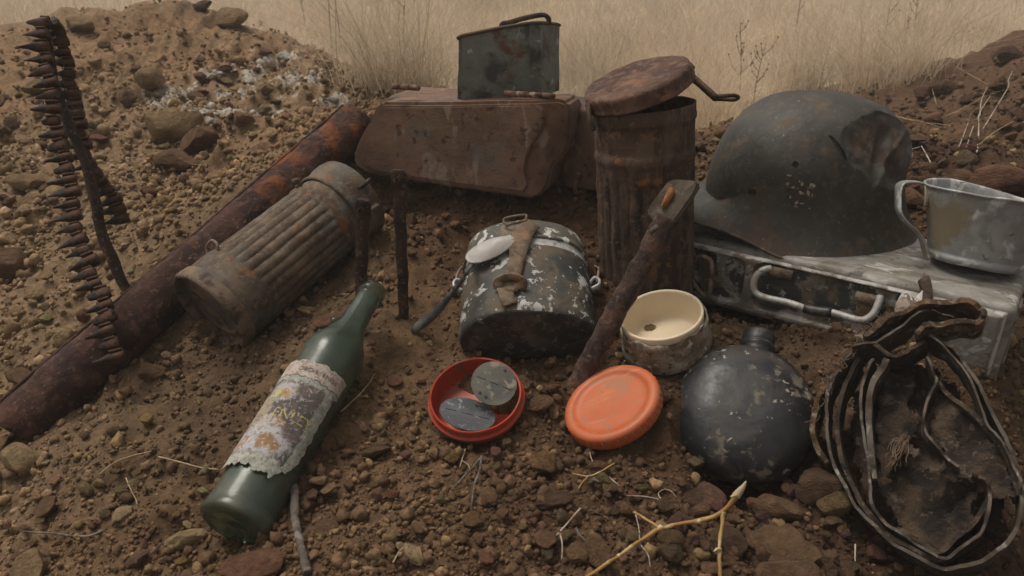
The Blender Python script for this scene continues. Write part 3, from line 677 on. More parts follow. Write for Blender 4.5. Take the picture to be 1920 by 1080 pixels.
M_DECALBASE = layered('decal_shield_stain', (.058, .043, .037), [dict(c=(.12, .09, .07), s=220, t=.62, w=.03), dict(c=(.035, .03, .028), s=120, t=.56)], .75)
M_CUP = layered('weathered_cup_aluminium', (.33, .335, .335), [dict(c=(.25, .255, .255), s=12, t=.53, w=.1), dict(c=(.20, .20, .195), s=26, t=.60, w=.06), dict(c=(.55, .55, .55), s=40, t=.62, w=.04), dict(c=(.16, .135, .10), s=70, t=.69, w=.02), dict(c=(.20, .165, .11), s=16, t=.57, w=.05, pos=(0, -.015, -.06, .25))], .5, metal=.4, bump=(200, .3, .001))
M_LEATHER = layered('rotten_leather', (.052, .035, .024), [dict(c=(.095, .062, .040), s=22, t=.54, w=.06), dict(c=(.022, .015, .012), s=34, t=.54, w=.06), dict(c=(.17, .13, .10), s=90, t=.65, w=.03, a=.7)], .9, bump=(200, 1., .004))
M_FELT = layered('rotten_felt_edge', (.115, .070, .040), [dict(c=(.21, .115, .05), s=26, t=.56, w=.06), dict(c=(.045, .028, .02), s=60, t=.54, w=.06), dict(c=(.24, .20, .15), s=120, t=.62, w=.04)], .95, bump=(240, 1., .005))
M_STRIP = layered('thin_metal_strip', (.074, .058, .044), [dict(c=(.075, .052, .036), s=30, t=.52, w=.06), dict(c=(.05, .038, .03), s=60, t=.56), dict(c=(.22, .20, .175), s=60, t=.66, w=.04)], .6, metal=.2, bump=(200, .6, .002))
M_SCRAP = layered('whitened_scrap', (.44, .42, .40), [dict(c=(.25, .20, .16), s=40, t=.56), dict(c=(.10, .07, .05), s=90, t=.64)], .7, metal=.1, bump=(200, .6, .002))
M_FIBRE = layered('loose_fibre', (.13, .08, .045), [dict(c=(.2, .15, .1), s=60, t=.55)], .95, bump=None)
M_VINE = layered('golden_dry_stem', (.37, .225, .075), [dict(c=(.27, .135, .04), s=30, t=.52, w=.08), dict(c=(.50, .38, .2), s=70, t=.62, w=.05)], .55, bump=(300, .4, .001))
M_NODE = layered('pale_stem_node', (.50, .40, .26), [dict(c=(.33, .22, .12), s=120, t=.55)], .7)
M_TWIG = layered('grey_twig', (.115, .095, .080), [dict(c=(.07, .055, .045), s=60, t=.54), dict(c=(.19, .165, .14), s=90, t=.6)], .9, bump=(240, .7, .002))
M_STRAW = layered('dry_straw', (.38, .29, .17), [dict(c=(.27, .19, .10), s=60, t=.55)], .8, bump=None)
M_ROOT = layered('bleached_root', (.42, .36, .29), [dict(c=(.25, .19, .14), s=60, t=.56)], .85, bump=None)
M_BROWNTWIG = layered('brown_weed_stem', (.13, .088, .055), [dict(c=(.08, .05, .032), s=60, t=.55)], .9, bump=None)
M_INK = layered('label_ink', (.10, .075, .07), [dict(c=(.25, .22, .2), s=300, t=.62)], .9, bump=None)
M_YINK = layered('label_yellow', (.44, .34, .09), [dict(c=(.30, .27, .24), s=160, t=.56, w=.05), dict(c=(.12, .10, .085), s=220, t=.58)], .85, bump=None)

I4 = Matrix.Identity(4)
def path_local(pts, M, n=6): return cr(local(pts, M), n)

# ------------------------------------------------------------------ long rusty pipe
L = (PIPE_B - PIPE_A).length; M = frame(PIPE_A, PIPE_B - PIPE_A, (0, 0, 1))
t = thing('rusty_pipe', 'long thick deeply rusted pipe lying slantwise up the slope', 'pipe', M)
r = PIPE_R
prof = [(r * .80, .05), (r * .80, .001)] + dense([(r, 0), (r, L)], .006) + [(r * .8, L), (r * .8, L - .05)]
V, F = lathe(prof, 72); V = np.array(V); d = fbm(V * 26, 3, 4) * .0016 + np.abs(vn(V * 90, 8)) * .0012
rr = np.hypot(V[:, 0], V[:, 1]); V[:, :2] *= (1 + d / rr)[:, None]
# ragged lower mouth
e = (V[:, 2] < .012) & (rr > r * .5); V[e, 2] += vn(V[e] * 60, 4) * .006
part('pipe_wall', (V, F), M_PIPE, t)
ang = math.atan2(*reversed([(M.inverted().to_3x3() @ (Vector((-.55, .1, .8)))).normalized()[i] for i in (0, 1)]))
pth = [(r * 1.0 * math.cos(ang), r * 1.0 * math.sin(ang), z) for z in np.linspace(.0, L, 60)]
part('seam_ridge', rough(sweep(pth, rect(.006, .0035)), .0008, 90), M_PIPE, t)
part('bore_bottom', lathe([(r * .8, .06), (.0005, .06)], 24), M_DARKIRON, t)

# ------------------------------------------------------------------ fluted canister lying on its side
L = .268; M = frame(LC_A, LC_B - LC_A, (0, 0, 1))
t = thing('gas_mask_canister', 'dusty fluted canister lying on its side beside the rusty pipe', 'canister', M)
prof = dense([(.0585, .018), (.0585, .052), (.0575, .056)], .004) + dense([(.0575, .056), (.0565, .192)], .004) + dense([(.0565, .192), (.0575, .198), (.059, .2), (.0575, .203), (.0565, .21), (.0565, .225)], .003)
def flute(a, z, r):
    k = float(sst(.054, .062, z) * sst(.197, .188, z)); return 1 + k * .046 * (abs(math.cos(a * 13)) ** .7 - .7)
V, F = lathe(prof, 312, flute); V, F = rough((V, F), .0007, 30); part('fluted_body', (V, F), M_CAN_LYING, t)
prof = [(.0005, .010), (.020, .010), (.036, .0105), (.038, .0085), (.041, .0085), (.043, .010), (.051, .010), (.0535, .002), (.0555, -.001), (.0595, -.0005), (.0608, .003), (.0605, .012), (.0598, .0185), (.0588, .019)]
part('end_cap', rough(lathe(dense(prof, .003), 96), .0006, 40), M_CAN_RIM, t)
prof = [(.0585, .222), (.0605, .2225), (.0612, .226), (.0602, .230), (.0602, .238), (.0622, .242), (.0634, .248), (.0634, .258), (.0618, .266), (.055, .270), (.04, .271), (.0005, .271)]
part('lid', rough(lathe(dense(prof, .003), 96), .0007, 36), M_CAN_LYING, t)
Mi = M.inverted(); R3 = Mi.to_3x3()
def side(px, py, z, rad):    # point of the cylinder surface at height z that faces a pixel
    o = M @ Vector((0, 0, z)); q = ray(px, py); n = (LC_B - LC_A).normalized(); p = on_plane(px, py, o, n); v = Mi @ p; a = math.atan2(v.y, v.x); return a
def cyl(a, z, rad): return (rad * math.cos(a), rad * math.sin(a), z)
aTop = math.atan2((R3 @ Vector((-.5, 0, .87))).y, (R3 @ Vector((-.5, 0, .87))).x)
part('strap_loop', tube(cr([cyl(aTop - .30, .054, .059), cyl(aTop - .26, .058, .066), cyl(aTop, .062, .0685), cyl(aTop + .26, .058, .066), cyl(aTop + .30, .054, .059)], 6), .0018, 8), M_WIRERUST, t)
part('lid_wire', tube([cyl(aTop - 1.3 + .1 * k, .214 + .006 * math.sin(k * .35), .0590) for k in range(14)], .0016, 8), M_CAN_RIM, t)
part('wire_stud', tube(cr([cyl(aTop + .12, .207, .058), cyl(aTop + .13, .207, .066), cyl(aTop + .14, .200, .069)], 4), .0032, 8), M_CAN_LYING, t)
aR = math.atan2((R3 @ Vector((.9, -.2, .25))).y, (R3 @ Vector((.9, -.2, .25))).x)
part('hinge_tab', xf(rbox(.016, .006, .022, .0015), Matrix.Rotation(aR, 4, 'Z') @ Matrix.Translation((.0635, 0, .246)) @ Matrix.Rotation(.4, 4, 'Y')), M_CAN_LYING, t)
part('closing_hook', tube(cr([cyl(aR - .5, .250, .062), cyl(aR - .5, .262, .072), cyl(aR - .5, .255, .082), cyl(aR - .5, .236, .079)], 5), .003, 8), M_DARKIRON, t)

# ------------------------------------------------------------------ standing canister with its lid ajar
M = frame(SC_B, SC_AX)
t = thing('gas_mask_canister', 'dark rusty canister standing upright with its lid tilted ajar', 'canister', M)
def fl2(a, z, r):
    k = float(sst(.012, .03, z) * sst(.168, .150, z)); return 1 + k * .042 * (abs(math.cos(a * 13)) ** .7 - .7)
prof = [(.0005, .004), (.056, .004), (.0585, 0), (.0595, .004)] + dense([(.0585, .008), (.0590, .17)], .004) + [(.0600, .174), (.0612, .178), (.0602, .182), (.0592, .186)] + dense([(.0592, .186), (.0592, .218)], .004) + [(.0608, .220), (.0612, .224), (.0604, .228), (.0602, .238), (.0590, .2385), (.0575, .237), (.0575, .20), (.0565, .02), (.0005, .018)]
part('body', rough(lathe(prof, 208, fl2), .0009, 34), M_CAN_UP, t)
LX = Vector((-.335, -.10, .93)).normalized()
LC = W(1199, 172, .880)
ML = M.inverted() @ frame(LC, LX)
prof = [(.0005, .0190), (.035, .0193), (.037, .0200), (.039, .0193), (.056, .0192), (.0605, .0185), (.0628, .016), (.0632, .010), (.0632, .004), (.0645, .002), (.0645, -.0005), (.0625, -.001), (.0605, .003), (.060, .0145), (.0005, .0165)]
V, F = rough(lathe(dense(prof, .003), 120), .0010, 40)
lid = part('lid', xf((V, F), ML), M_LID_UP, t)
hx = local([W(1109, 190, .87), W(1104, 200, .866), W(1107, 225, .866), W(1114, 243, .87)], M)
part('hinge', rough(sweep(cr(hx, 5), rect(.011, .0045), up=tuple(M.inverted().to_3x3() @ Vector((0, -1, 0)))), .0006, 80), M_CAN_UP, t)
ar = local([W(1289, 124, .90), W(1296, 138, .895), W(1299, 146, .893), W(1316, 160, .89), W(1342, 184, .885)], M)
part('latch_arm', rough(sweep(cr(ar, 6), rect(.0135, .0065), up=tuple(M.inverted().to_3x3() @ Vector((0, -1, .2)))), .0006, 90), M_LID_UP, t)
hk = local([W(1338, 180, .884), W(1352, 180, .872), W(1376, 179, .870), W(1384, 183, .878), W(1376, 187, .886), W(1352, 186, .888), W(1340, 186, .886)], M)
part('latch_loop', tube(cr(hk, 5), .0024, 8), M_DARKIRON, t)
kn = local([W(1306, 281, .885), W(1312, 280, .885), W(1317, 279, .885), W(1322, 278, .885)], M)
part('catch_stud', sweep(kn, circ(.0042, 10), scale=lambda k: 1.0 if k < .3 else (.7 if k < .6 else 1.15)), M_DARKIRON, t)
part('pull_tab', sweep(local([W(1281, 118, .91), W(1292, 128, .905), W(1297, 134, .90)], M), rect(.012, .005)), M_CAN_UP, t)

# ------------------------------------------------------------------ big brown sheet-metal chest with its lid towards us
xd = (BX_R - BX_L); LENB = xd.length; xd.normalize(); xd.z = 0; xd.normalize(); yd = Vector((0, 0, 1)).cross(xd)
M = Matrix.Identity(4)
for i in range(3): M[i][0], M[i][1], M[i][2], M[i][3] = xd[i], yd[i], (0, 0, 1)[i], BX_L[i]
t = thing('metal_chest', 'brown rusted sheet metal chest lying on its side with the lid facing out', 'chest', M)
Lb, Hb, Db_ = LENB, BX_H, .165
nB = Vector((0, -1, .10)).normalized(); PB0 = M.inverted() @ BX_L
def bxp(px, py):
    o = M.inverted() @ CAM; q = M.inverted().to_3x3() @ ray(px, py); k = (-o).dot(nB) / q.dot(nB); return o + q * k
def slab(pix, y0, y1, bev, turn=None):
    P_ = [bxp(*a) for a in pix]; vf = prism([(a.x, a.z) for a in P_], y1 - y0, bev)
    bm = bmesh.new(); vv = [bm.verts.new((v.x, 0, v.y)) for v in vf[0]]
    for v, s in zip(vv, vf[0]): v.co.y = y0 + s.z + .10 * s.y
    for f in vf[1]: bm.faces.new([vv[k] for k in f])
    bmesh.ops.triangulate(bm, faces=[f for f in bm.faces if len(f.verts) > 4]); bmesh.ops.subdivide_edges(bm, edges=[e for e in bm.edges if e.calc_length() > .02], cuts=3); bmesh.ops.triangulate(bm, faces=bm.faces[:])
    if turn:
        for v in bm.verts: v.co.y += turn(v.co.x, v.co.z)
    bmesh.ops.recalc_face_normals(bm, faces=bm.faces[:]); bm.verts.index_update(); V = [v.co.copy() for v in bm.verts]; F = [tuple(v.index for v in f.verts) for f in bm.faces]; bm.free(); return V, F
xa_, xb_ = bxp(1000, 300).x, bxp(1063, 300).x
lidp = slab([(716, 193), (880, 191), (1043, 189), (1056, 195), (1063, 212), (1061, 278), (1052, 296), (1038, 310), (1030, 328), (1028, 346), (1018, 364), (1002, 373), (850, 352), (690, 327), (669, 314), (661, 296), (675, 258), (704, 204)], 0, .055, .004, lambda x, z: .022 * max(0.0, (x - xa_) / (xb_ - xa_)) ** 1.3)
part('lid', rough(lidp, .0009, 16, 3, 3), M_CHEST, t, sharp=35)
part('lid_panel', rough(slab([(722, 200), (870, 197), (1008, 196), (1020, 206), (1022, 222), (1016, 246), (1001, 268), (990, 292), (986, 318), (992, 344), (984, 360), (850, 343), (702, 321), (684, 309), (675, 295), (688, 262), (712, 210)], -.0025, .01, .002, lambda x, z: .010 * max(0.0, (x - xa_) / (xb_ - xa_))), .0008, 16, 3, 3), M_CHEST, t, sharp=35)
def bwarp(v): return (v[0] + .006 * math.sin(v[2] * 30), v[1], v[2])
part('body', rough(rbox(Lb + .062, Db_ - .070, Hb - .004, .007, 3, (Lb / 2 + .034, .070 + (Db_ - .070) / 2, Hb / 2 - .003)), .0010, 12), M_CHEST, t, sharp=50)
HTZ = max(v[2] for v in lidp[0]) + .0030; HTY = .10 * HTZ + .014
for (x0, x1) in ((.035, .080), (Lb - .085, Lb - .012)):
    n = 3 if x1 - x0 < .06 else 4
    h = part('hinge', tube([(x0, HTY, HTZ), (x1, HTY + .002, HTZ)], .0028, 10), M_CHEST_EDGE, t)
    for k in range(n):
        xa = x0 + (x1 - x0) * k / n; part('hinge_knuckle', tube([(xa + .001, HTY, HTZ), (xa + (x1 - x0) / n - .001, HTY + .001, HTZ)], .0042, 12), M_CHEST_EDGE, h)
lt = local([W(1047, 333, 1.105), W(1046, 345, 1.10), W(1050, 366, 1.10), W(1056, 374, 1.10)], M)
part('latch_bar', sweep(cr(lt, 4), rect(.008, .006)), M_CHEST_EDGE, t)
lt = local([W(1062, 330, 1.10), W(1078, 322, 1.09), W(1087, 330, 1.085), W(1081, 340, 1.085), W(1077, 350, 1.085), W(1081, 362, 1.09), W(1088, 360, 1.10)], M)
part('latch_hook', tube(cr(lt, 5), .0035, 8), M_CHEST_EDGE, t)

# ------------------------------------------------------------------ grey green can on the chest
zt = BX_L.z + BX_H + .0015; pL = on_z(850, 190, zt); pR = on_z(1008, 187, zt)
bx = (pR - pL); cw = bx.length; bx.normalize(); by = Vector((0, 0, 1)).cross(bx)
M = Matrix.Identity(4)
for i in range(3): M[i][0], M[i][1], M[i][2], M[i][3] = bx[i], by[i], (0, 0, 1)[i], pL[i]
t = thing('metal_can', 'grey green painted rectangular can with a wire handle on top of the chest', 'can', M)
HL, HR, DP = .085, .105, .085
def canwarp(v):
    x, y, z = v; k = x / cw; s = z
    zz_ = s * (HL + (HR - HL) * min(max(k, 0), 1) ** .8 - max(y, 0) * .13); xx_ = x + (.003 * (1 - k) * s) - .003 * k * s + y * .26
    xx_ += y * .34; yy_ = y - .004 * math.sin(math.pi * min(max(k, 0), 1)) * math.sin(math.pi * s) * (1 if y < .04 else -1)
    return (xx_, yy_, zz_)
bm = bmesh.new(); bmesh.ops.create_cube(bm, size=1.0)
for v in bm.verts: v.co = Vector(((v.co.x + .5) * cw, (v.co.y + .5) * DP, v.co.z + .5))
bmesh.ops.bevel(bm, geom=[e for e in bm.edges if abs(e.verts[0].co.z - e.verts[1].co.z) > .5], offset=.012, segments=5, affect='EDGES')
bmesh.ops.subdivide_edges(bm, edges=[e for e in bm.edges if e.calc_length() > .03], cuts=22, use_grid_fill=True)
bm.verts.index_update(); V = [canwarp(v.co) for v in bm.verts]; F = [tuple(v.index for v in f.verts) for f in bm.faces]; bm.free()
part('body', rough((V, F), .0011, 16, 4, 3), M_GREENCAN, t, sharp=40)
rim = []
for a in np.linspace(0, 2 * math.pi, 60, endpoint=False):
    c, s = math.cos(a), math.sin(a); ex = .28
    x = cw / 2 + (cw / 2 + .0005) * math.copysign(abs(c) ** ex, c); y = DP / 2 + (DP / 2 + .0005) * math.copysign(abs(s) ** ex, s)
    rim.append(canwarp((x, y, 1.0)))
part('top_rim', rough(tube(rim, .0024, 8, closed=True), .0005, 60), M_CANRIM, t)
hp = [canwarp((cw * k, DP * .45, 1.0)) for k in (.40, .44, .70, .97, 1.0)]; hp = [Vector(p) for p in hp]
hp = [hp[0], hp[0] + Vector((.002, 0, .010)), hp[1] + Vector((.008, 0, .0115)), hp[2] + Vector((0, 0, .0125)), hp[3] + Vector((-.006, 0, .012)), hp[4] + Vector((-.001, 0, .007)), hp[4]]
part('handle', sweep(cr(hp, 7), rect(.0060, .012), up=(0, 0, 1)), M_DARKIRON, t)
p0 = Vector(canwarp((-.002, DP * .4, 1.0)))
part('torn_flap', rough(sweep([p0 + Vector((.001, 0, .003)), p0 + Vector((.018, 0, .0055)), p0 + Vector((.03, .004, .003)), p0 + Vector((.044, .003, .006))], rect(.0025, .022), up=(0, 0, 1)), .0018, 70), M_CANRIM, t)

# ------------------------------------------------------------------ two iron stakes
def stake(foot, top, label):
    M = frame(foot, top - foot, (1, 0, 0)); L = (top - foot).length
    t = thing('iron_stake', label, 'stake', M, 'iron stakes driven into the soil')
    wd = .0140
    pts = [(-wd * .42, -.03), (-wd * .48, L * .5), (-wd * .5, L - .030), (-wd * .62, L - .018), (-wd * .62, L - .005), (-wd * .4, L), (wd * .45, L), (wd * .66, L - .006), (wd * .64, L - .02), (wd * .5, L - .032), (wd * .46, L * .5), (wd * .36, -.03)]
    V, F = [], []; zs = dense([(0, -.03), (0, L)], .004)
    for (_, z) in zs:
        a = np.interp(z, [p[1] for p in pts[:6]], [p[0] for p in pts[:6]]); b = np.interp(z, [p[1] for p in pts[6:]][::-1], [p[0] for p in pts[6:]][::-1]); th = .0055 if z > L - .03 else .0065
        for (u, v) in ((a, -th / 2), (0, -th * .56), (b, -th / 2), (b, th / 2), (0, th * .56), (a, th / 2)): V.append((u, v, z))
    n = len(zs)
    for i in range(n - 1):
        for k in range(6): l = (k + 1) % 6; F.append((i * 6 + k, i * 6 + l, i * 6 + 6 + l, i * 6 + 6 + k))
    F.append(tuple(range(5, -1, -1))); F.append(tuple((n - 1) * 6 + k for k in range(6)))
    part('shank', rough((V, F), .0009, 70), M_STAKE, t)
    e = part('eye', xf(lathe([(.0022, -.0042), (.0042, -.0046), (.0050, -.0036), (.0040, -.002), (.0022, -.002)], 16, closed=True), Matrix.Translation((-.001, 0, L - .013)) @ Matrix.Rotation(math.pi / 2, 4, 'X') @ Matrix.Rotation(math.pi, 4, 'X')), M_STAKE, t)
    part('eye_bore', xf(lathe([(.0005, .0034), (.0023, .0034)], 12), Matrix.Translation((-.001, 0, L - .013)) @ Matrix.Rotation(math.pi / 2, 4, 'X')), M_PEBBLE if False else M_DARKIRON, t)
f = hit(758, 592, -.004); tp = W(747, 318, (f.y) / (CP + (540 - 318) / FPX * SP)); stake(f, tp, 'taller rusty flat iron stake standing in front of the brown chest')
f = hit(674, 545, -.01); f2 = W(674, 540, .885); tp = W(681, 374, .84); stake(f2 + Vector((0, 0, -.02)), tp, 'shorter rusty iron stake standing against the lying canister')

# ------------------------------------------------------------------ rod with a cartridge belt slung over it
foot = hit(240, 572); foot_d = (foot - CAM).dot(F_); top = W(78, 62, .96)
M = frame(foot, top - foot, (1, 0, 0)); Lr = (top - foot).length
t = thing('iron_rod', 'thin rusty rod stuck upright in the slope behind the pipe', 'rod', M)
part('shaft', rough(tube([(.004 * math.sin(k * .35) , 0, -.04 + (Lr + .04) * k / 40) for k in range(41)], .0068, 14, scale=lambda k: 1.05 - .18 * k), .0013, 60), M_STAKE, t)
def link_mesh(k):
    tl = [.026, .022, .0275, .017, .024][k]; st = [(-.0105, .0058, .0062), (-.009, .0078, .0078), (-.003, .0080, .0080), (.003, .0072, .0070), (.008, .0058, .0056), (.012, .0046, .0042)] + ([(.0145, .0036, .003), (.015, .001, .001)] if k == 3 else [(.016, .0033, .0030), (tl * .5 + .0095, .0020, .0018), (tl, .0005, .0005)])
    V, F = [], []; m = 14
    for (x, a, b) in st:
        for j in range(m):
            q = 2 * math.pi * j / m; rr = 1 + .10 * math.cos(3 * q + k) ; V.append((x, a * rr * math.cos(q), b * rr * math.sin(q)))
    for i in range(len(st) - 1):
        for j in range(m): l = (j + 1) % m; F.append((i * m + j, i * m + l, i * m + m + l, i * m + m + j))
    F.append(tuple(range(m - 1, -1, -1))); F.append(tuple((len(st) - 1) * m + j for j in range(m)))
    body = rough((V, F), .0007, 120, k)
    claw = tube([(.004, -.0086, -.004), (.0045, -.0102, .002), (.004, -.0095, .009), (.0035, -.0075, .013)], .0014, 6)
    co = []
    for j in range(6): co.append(tube([(-.008 + j * .0032, -.0050, .0072), (-.008 + j * .0032, -.0054, .0112)], .0008, 5))
    top_ = rbox(.014, .006, .003, .0008, 1, (-.002, .0045, .0075))
    me = mesh('belt_link', *join(body, claw, top_, *co)); me.materials.append(M_LINK); return me
LM = [link_mesh(k) for k in range(5)]
Pt = W(80, 40, .955); MB = Matrix.Translation(Pt)
t = thing('cartridge_belt', 'rusty metal link belt with pointed links slung over the upright rod', 'belt', MB)
def strand(pts, n, flip=0, rollv=0):
    c = cr([W(*p) for p in pts], 20); ds = [0]
    for a, b in zip(c, c[1:]): ds.append(ds[-1] + (b - a).length)
    for k in range(n):
        s = ds[-1] * (k + .5) / n; j = next(i for i in range(len(ds)) if ds[i] >= s); j = max(j, 1)
        q = (s - ds[j - 1]) / max(ds[j] - ds[j - 1], 1e-9); p = c[j - 1].lerp(c[j], q); tg = (c[min(j + 4, len(c) - 1)] - c[max(j - 5, 0)]).normalized()
        z = -tg; x = Vector((-1, -.25 + random.uniform(-.3, .3) + rollv, random.uniform(-.24, .06))); x = (x - z * x.dot(z)).normalized(); y = z.cross(x)
        jx = random.uniform(-.003, .003); o = put('belt_link', LM[(k * 7 + flip + (k // 3)) % 5], parent=t); Mx = Matrix.Identity(4)
        for i in range(3): Mx[i][0], Mx[i][1], Mx[i][2], Mx[i][3] = x[i], y[i], z[i], p[i] - Pt[i] + x[i] * jx
        sc_ = random.uniform(.78, 1.0); o.matrix_local = Mx @ Matrix.Diagonal((sc_ * 1.05, sc_, sc_, 1))
strand([(88, 40, .955), (74, 52, .945), (80, 110, .945), (92, 165, .94), (102, 225, .94), (112, 280, .94), (126, 340, .93), (138, 400, .92), (152, 460, .91), (172, 520, .895), (192, 575, .88), (208, 635, .868), (220, 682, .864)], 29)
strand([(92, 42, .965), (106, 62, .985), (120, 115, .99), (132, 180, 1.0), (146, 240, 1.0), (160, 295, 1.005), (186, 340, 1.01), (214, 378, 1.02), (232, 418, 1.03)], 21, 3, -.35)

# ------------------------------------------------------------------ mess tin
ux = MT_AX.cross(MT_FR) * -1; ux = MT_FR.cross(MT_AX); M = Matrix.Identity(4)
if ux.x < 0: ux = -ux
yv = MT_AX.cross(ux)                  # local x = across, y = back, z = axis
for i in range(3): M[i][0], M[i][1], M[i][2], M[i][3] = ux[i], yv[i], MT_AX[i], MT_B[i]
t = thing('mess_tin', 'kidney shaped mess tin with flaking dark paint lying on its back', 'mess tin', M)
def kid(s, w_, dpt, n=96):
    out = []
    for k in range(n):
        a = 2 * math.pi * k / n; c, q = math.cos(a), math.sin(a); ex = .86
        x = w_ / 2 * math.copysign(abs(c) ** ex, c) * s
        y = (dpt / 2 * math.copysign(abs(q) ** .98, q)) * s
        if y < 0: y = y * (1.0) ; x *= 1 - .02
        else: y = y * (1 - .42 * max(0, 1 - (abs(x) / (w_ * .36)) ** 2))
        out.append((x, y))
    return out
def stack(rows, n=96, capa=None, capb=None):
    rows = [(s, z * 1.13 if z > .008 else z, wd, dp) for s, z, wd, dp in rows]; V, F = [], []
    for (s, z, wd, dp) in rows: V += [(x, y, z) for x, y in kid(s, wd, dp, n)]
    for i in range(len(rows) - 1):
        for k in range(n): l = (k + 1) % n; F.append((i * n + k, i * n + l, i * n + n + l, i * n + n + k))
    return V, F
TW, TD = .162, .108
rows = [(.94, .0008, TW, TD), (.975, .0025, TW, TD), (.995, .007, TW, TD)] + [(1.0 - .02 * k / 20, .014 + .080 * k / 20, TW, TD) for k in range(21)] + [(.985, .0955, TW, TD), (.975, .0965, TW, TD)]
part('body', rough(stack(rows), .0010, 24), M_TIN, t)
rows = [(.97, .0955, TW, TD), (.965, .097, TW, TD), (.962, .108, TW, TD)]
part('bare_collar', stack(rows), M_ALU, t)
rows = [(.962, .1075, TW, TD), (1.0, .108, TW, TD), (1.01, .1095, TW, TD), (1.0, .1115, TW, TD), (.98, .113, TW, TD), (.975, .118, TW, TD), (.965, .130, TW, TD), (.95, .136, TW, TD), (.90, .140, TW, TD), (.7, .1405, TW, TD), (.3, .141, TW, TD), (.02, .141, TW, TD)]
part('lid', rough(stack(rows), .0009, 26), M_TINLID, t)
rows = [(.02, -.0012, TW, TD), (.3, -.0012, TW, TD), (.6, -.0012, TW, TD), (.87, -.0014, TW, TD), (.915, .000, TW, TD), (.955, .0005, TW, TD), (.974, .0024, TW, TD)]
part('base', rough(stack(rows), .0012, 30), M_TINBASE, t)
Mi = M.inverted()
def tin(px, py, lift):      # point on the bulging front of the tin seen at a pixel, raised by lift
    q = ray(px, py); o = Mi @ CAM; dr = (Mi.to_3x3() @ q).normalized(); k = 0.5
    for _ in range(900):
        k += .001; p = o + dr * k; 
        if p.z < -.01 or p.z > .175 : continue
        a = max(0, 1 - (abs(p.x) / (TW / 2 * .98)) ** 2.6); yy = -(TD / 2) * a ** .5 * .98
        if abs(p.x) < TW * .5 and p.y > yy - lift: return p
    return o + dr * .85
sp = [tin(x, y, l) for x, y, l in ((1000, 418, .006), (985, 428, .006), (975, 455, .008), (968, 490, .006), (962, 520, .006), (956, 545, .007))]
wds = [.024, .027, .024, .0175, .0170, .0170]
V, F = [], []; c = cr(sp, 6); n = len(c)
for i, p in enumerate(c):
    tg = (c[min(i + 1, n - 1)] - c[max(i - 1, 0)]).normalized(); nrm = Vector((0, -1, .05)); sd_ = tg.cross(nrm).normalized(); nn = sd_.cross(tg).normalized()
    wv = np.interp(i / (n - 1), np.linspace(0, 1, 6), wds)
    for (a, b) in ((-.5, 0), (-.2, .0012), (.2, .0012), (.5, 0), (.5, -.002), (-.5, -.002)): V.append(p + sd_ * (a * wv) - nn * (b * -1))
for i in range(n - 1):
    for k in range(6): l = (k + 1) % 6; F.append((i * 6 + k, i * 6 + l, i * 6 + 6 + l, i * 6 + 6 + k))
F.append(tuple(range(5, -1, -1))); F.append(tuple((n - 1) * 6 + k for k in range(6)))
part('strap', rough((V, F), .0007, 80), M_STRAP, t)
bl = [tin(x, y, .007) for x, y in ((946, 418), (946, 410), (984, 403), (986, 410))]
bl[0] = tin(950, 422, .005)
part('strap_buckle', tube(cr(bl + [tin(985, 414, .007), tin(960, 419, .007)], 4, closed=True), .0016, 8, closed=True), M_STRAP, t)
lp = [tin(x, y, l) for x, y, l in ((938, 541, .004), (937, 528, .010), (956, 521, .013), (976, 527, .010), (975, 543, .004))]
part('strap_keeper', rough(sweep(cr(lp, 5), rect(.0025, .014), up=(0, 0, 1)), .0006, 80), M_STRAP, t)
lp = [tin(x, y, l) for x, y, l in ((945, 540, .006), (950, 556, .008), (956, 572, .005))]
part('strap_end', rough(sweep(cr(lp, 5), rect(.017, .002), up=(1, 0, 0)), .0008, 80), M_STRAP, t)
ear = [(TW * .485, 0, .092), (TW * .5 + .004, -.002, .098), (TW * .5 + .009, -.002, .094), (TW * .5 + .008, -.002, .086), (TW * .49, 0, .081)]
part('bail_ear', sweep(cr(ear, 5), rect(.009, .003), up=(0, 1, 0)), M_ALU, t)
ear2 = [(-x, y, z) for x, y, z in ear]; part('bail_ear', sweep(cr(ear2, 5), rect(.009, .003), up=(0, 1, 0)), M_ALU, t)
ba = [(TW * .5 + .006, -.002, .091), (TW * .5 + .010, -.004, .112), (TW * .5 + .009, .008, .13), (TW * .46, .03, .158), (0, .045, .166), (-TW * .46, .03, .158), (-TW * .5 - .007, .012, .126), (-TW * .5 - .006, -.002, .091)]
part('wire_bail', tube(cr(ba, 6), .0016, 8), M_WIRERUST, t)

# ------------------------------------------------------------------ spoon: bowl upside down on the tin, handle down to the soil
c0 = M @ tin(920, 466, .007); r_, u_, t_ = VB(920, 466)
ha = math.radians(32); along = (r_ * math.cos(ha) + u_ * math.sin(ha)).normalized(); nrm = (M.to_3x3() @ Vector((-.25, -.95, .1))).normalized(); along = (along - nrm * along.dot(nrm)).normalized()
MS = Matrix.Identity(4); yv = nrm.cross(along)
for i in range(3): MS[i][0], MS[i][1], MS[i][2], MS[i][3] = along[i], yv[i], nrm[i], c0[i]
t = thing('spoon', 'pale metal spoon with its bowl resting upside down on the mess tin', 'spoon', MS)
V, F = [], []; nu, nv = 26, 28; a_, b_ = .0325, .0185
for s_ in (1, -1):
    base = len(V)
    for i in range(nu + 1):
        rr = i / nu
        for j in range(nv):
            q = 2 * math.pi * j / nv; tp_ = 1 - .22 * math.cos(q) * 1.0
            V.append((a_ * rr * math.cos(q), b_ * rr * math.sin(q) * (1 - .18 * math.cos(q)), (.0085 * (1 - rr ** 2.2)) - (0 if s_ > 0 else .0012)))
    for i in range(nu):
        for j in range(nv): l = (j + 1) % nv; f_ = (base + i * nv + j, base + i * nv + l, base + (i + 1) * nv + l, base + (i + 1) * nv + j); F.append(f_[::-1] if s_ < 0 else f_)
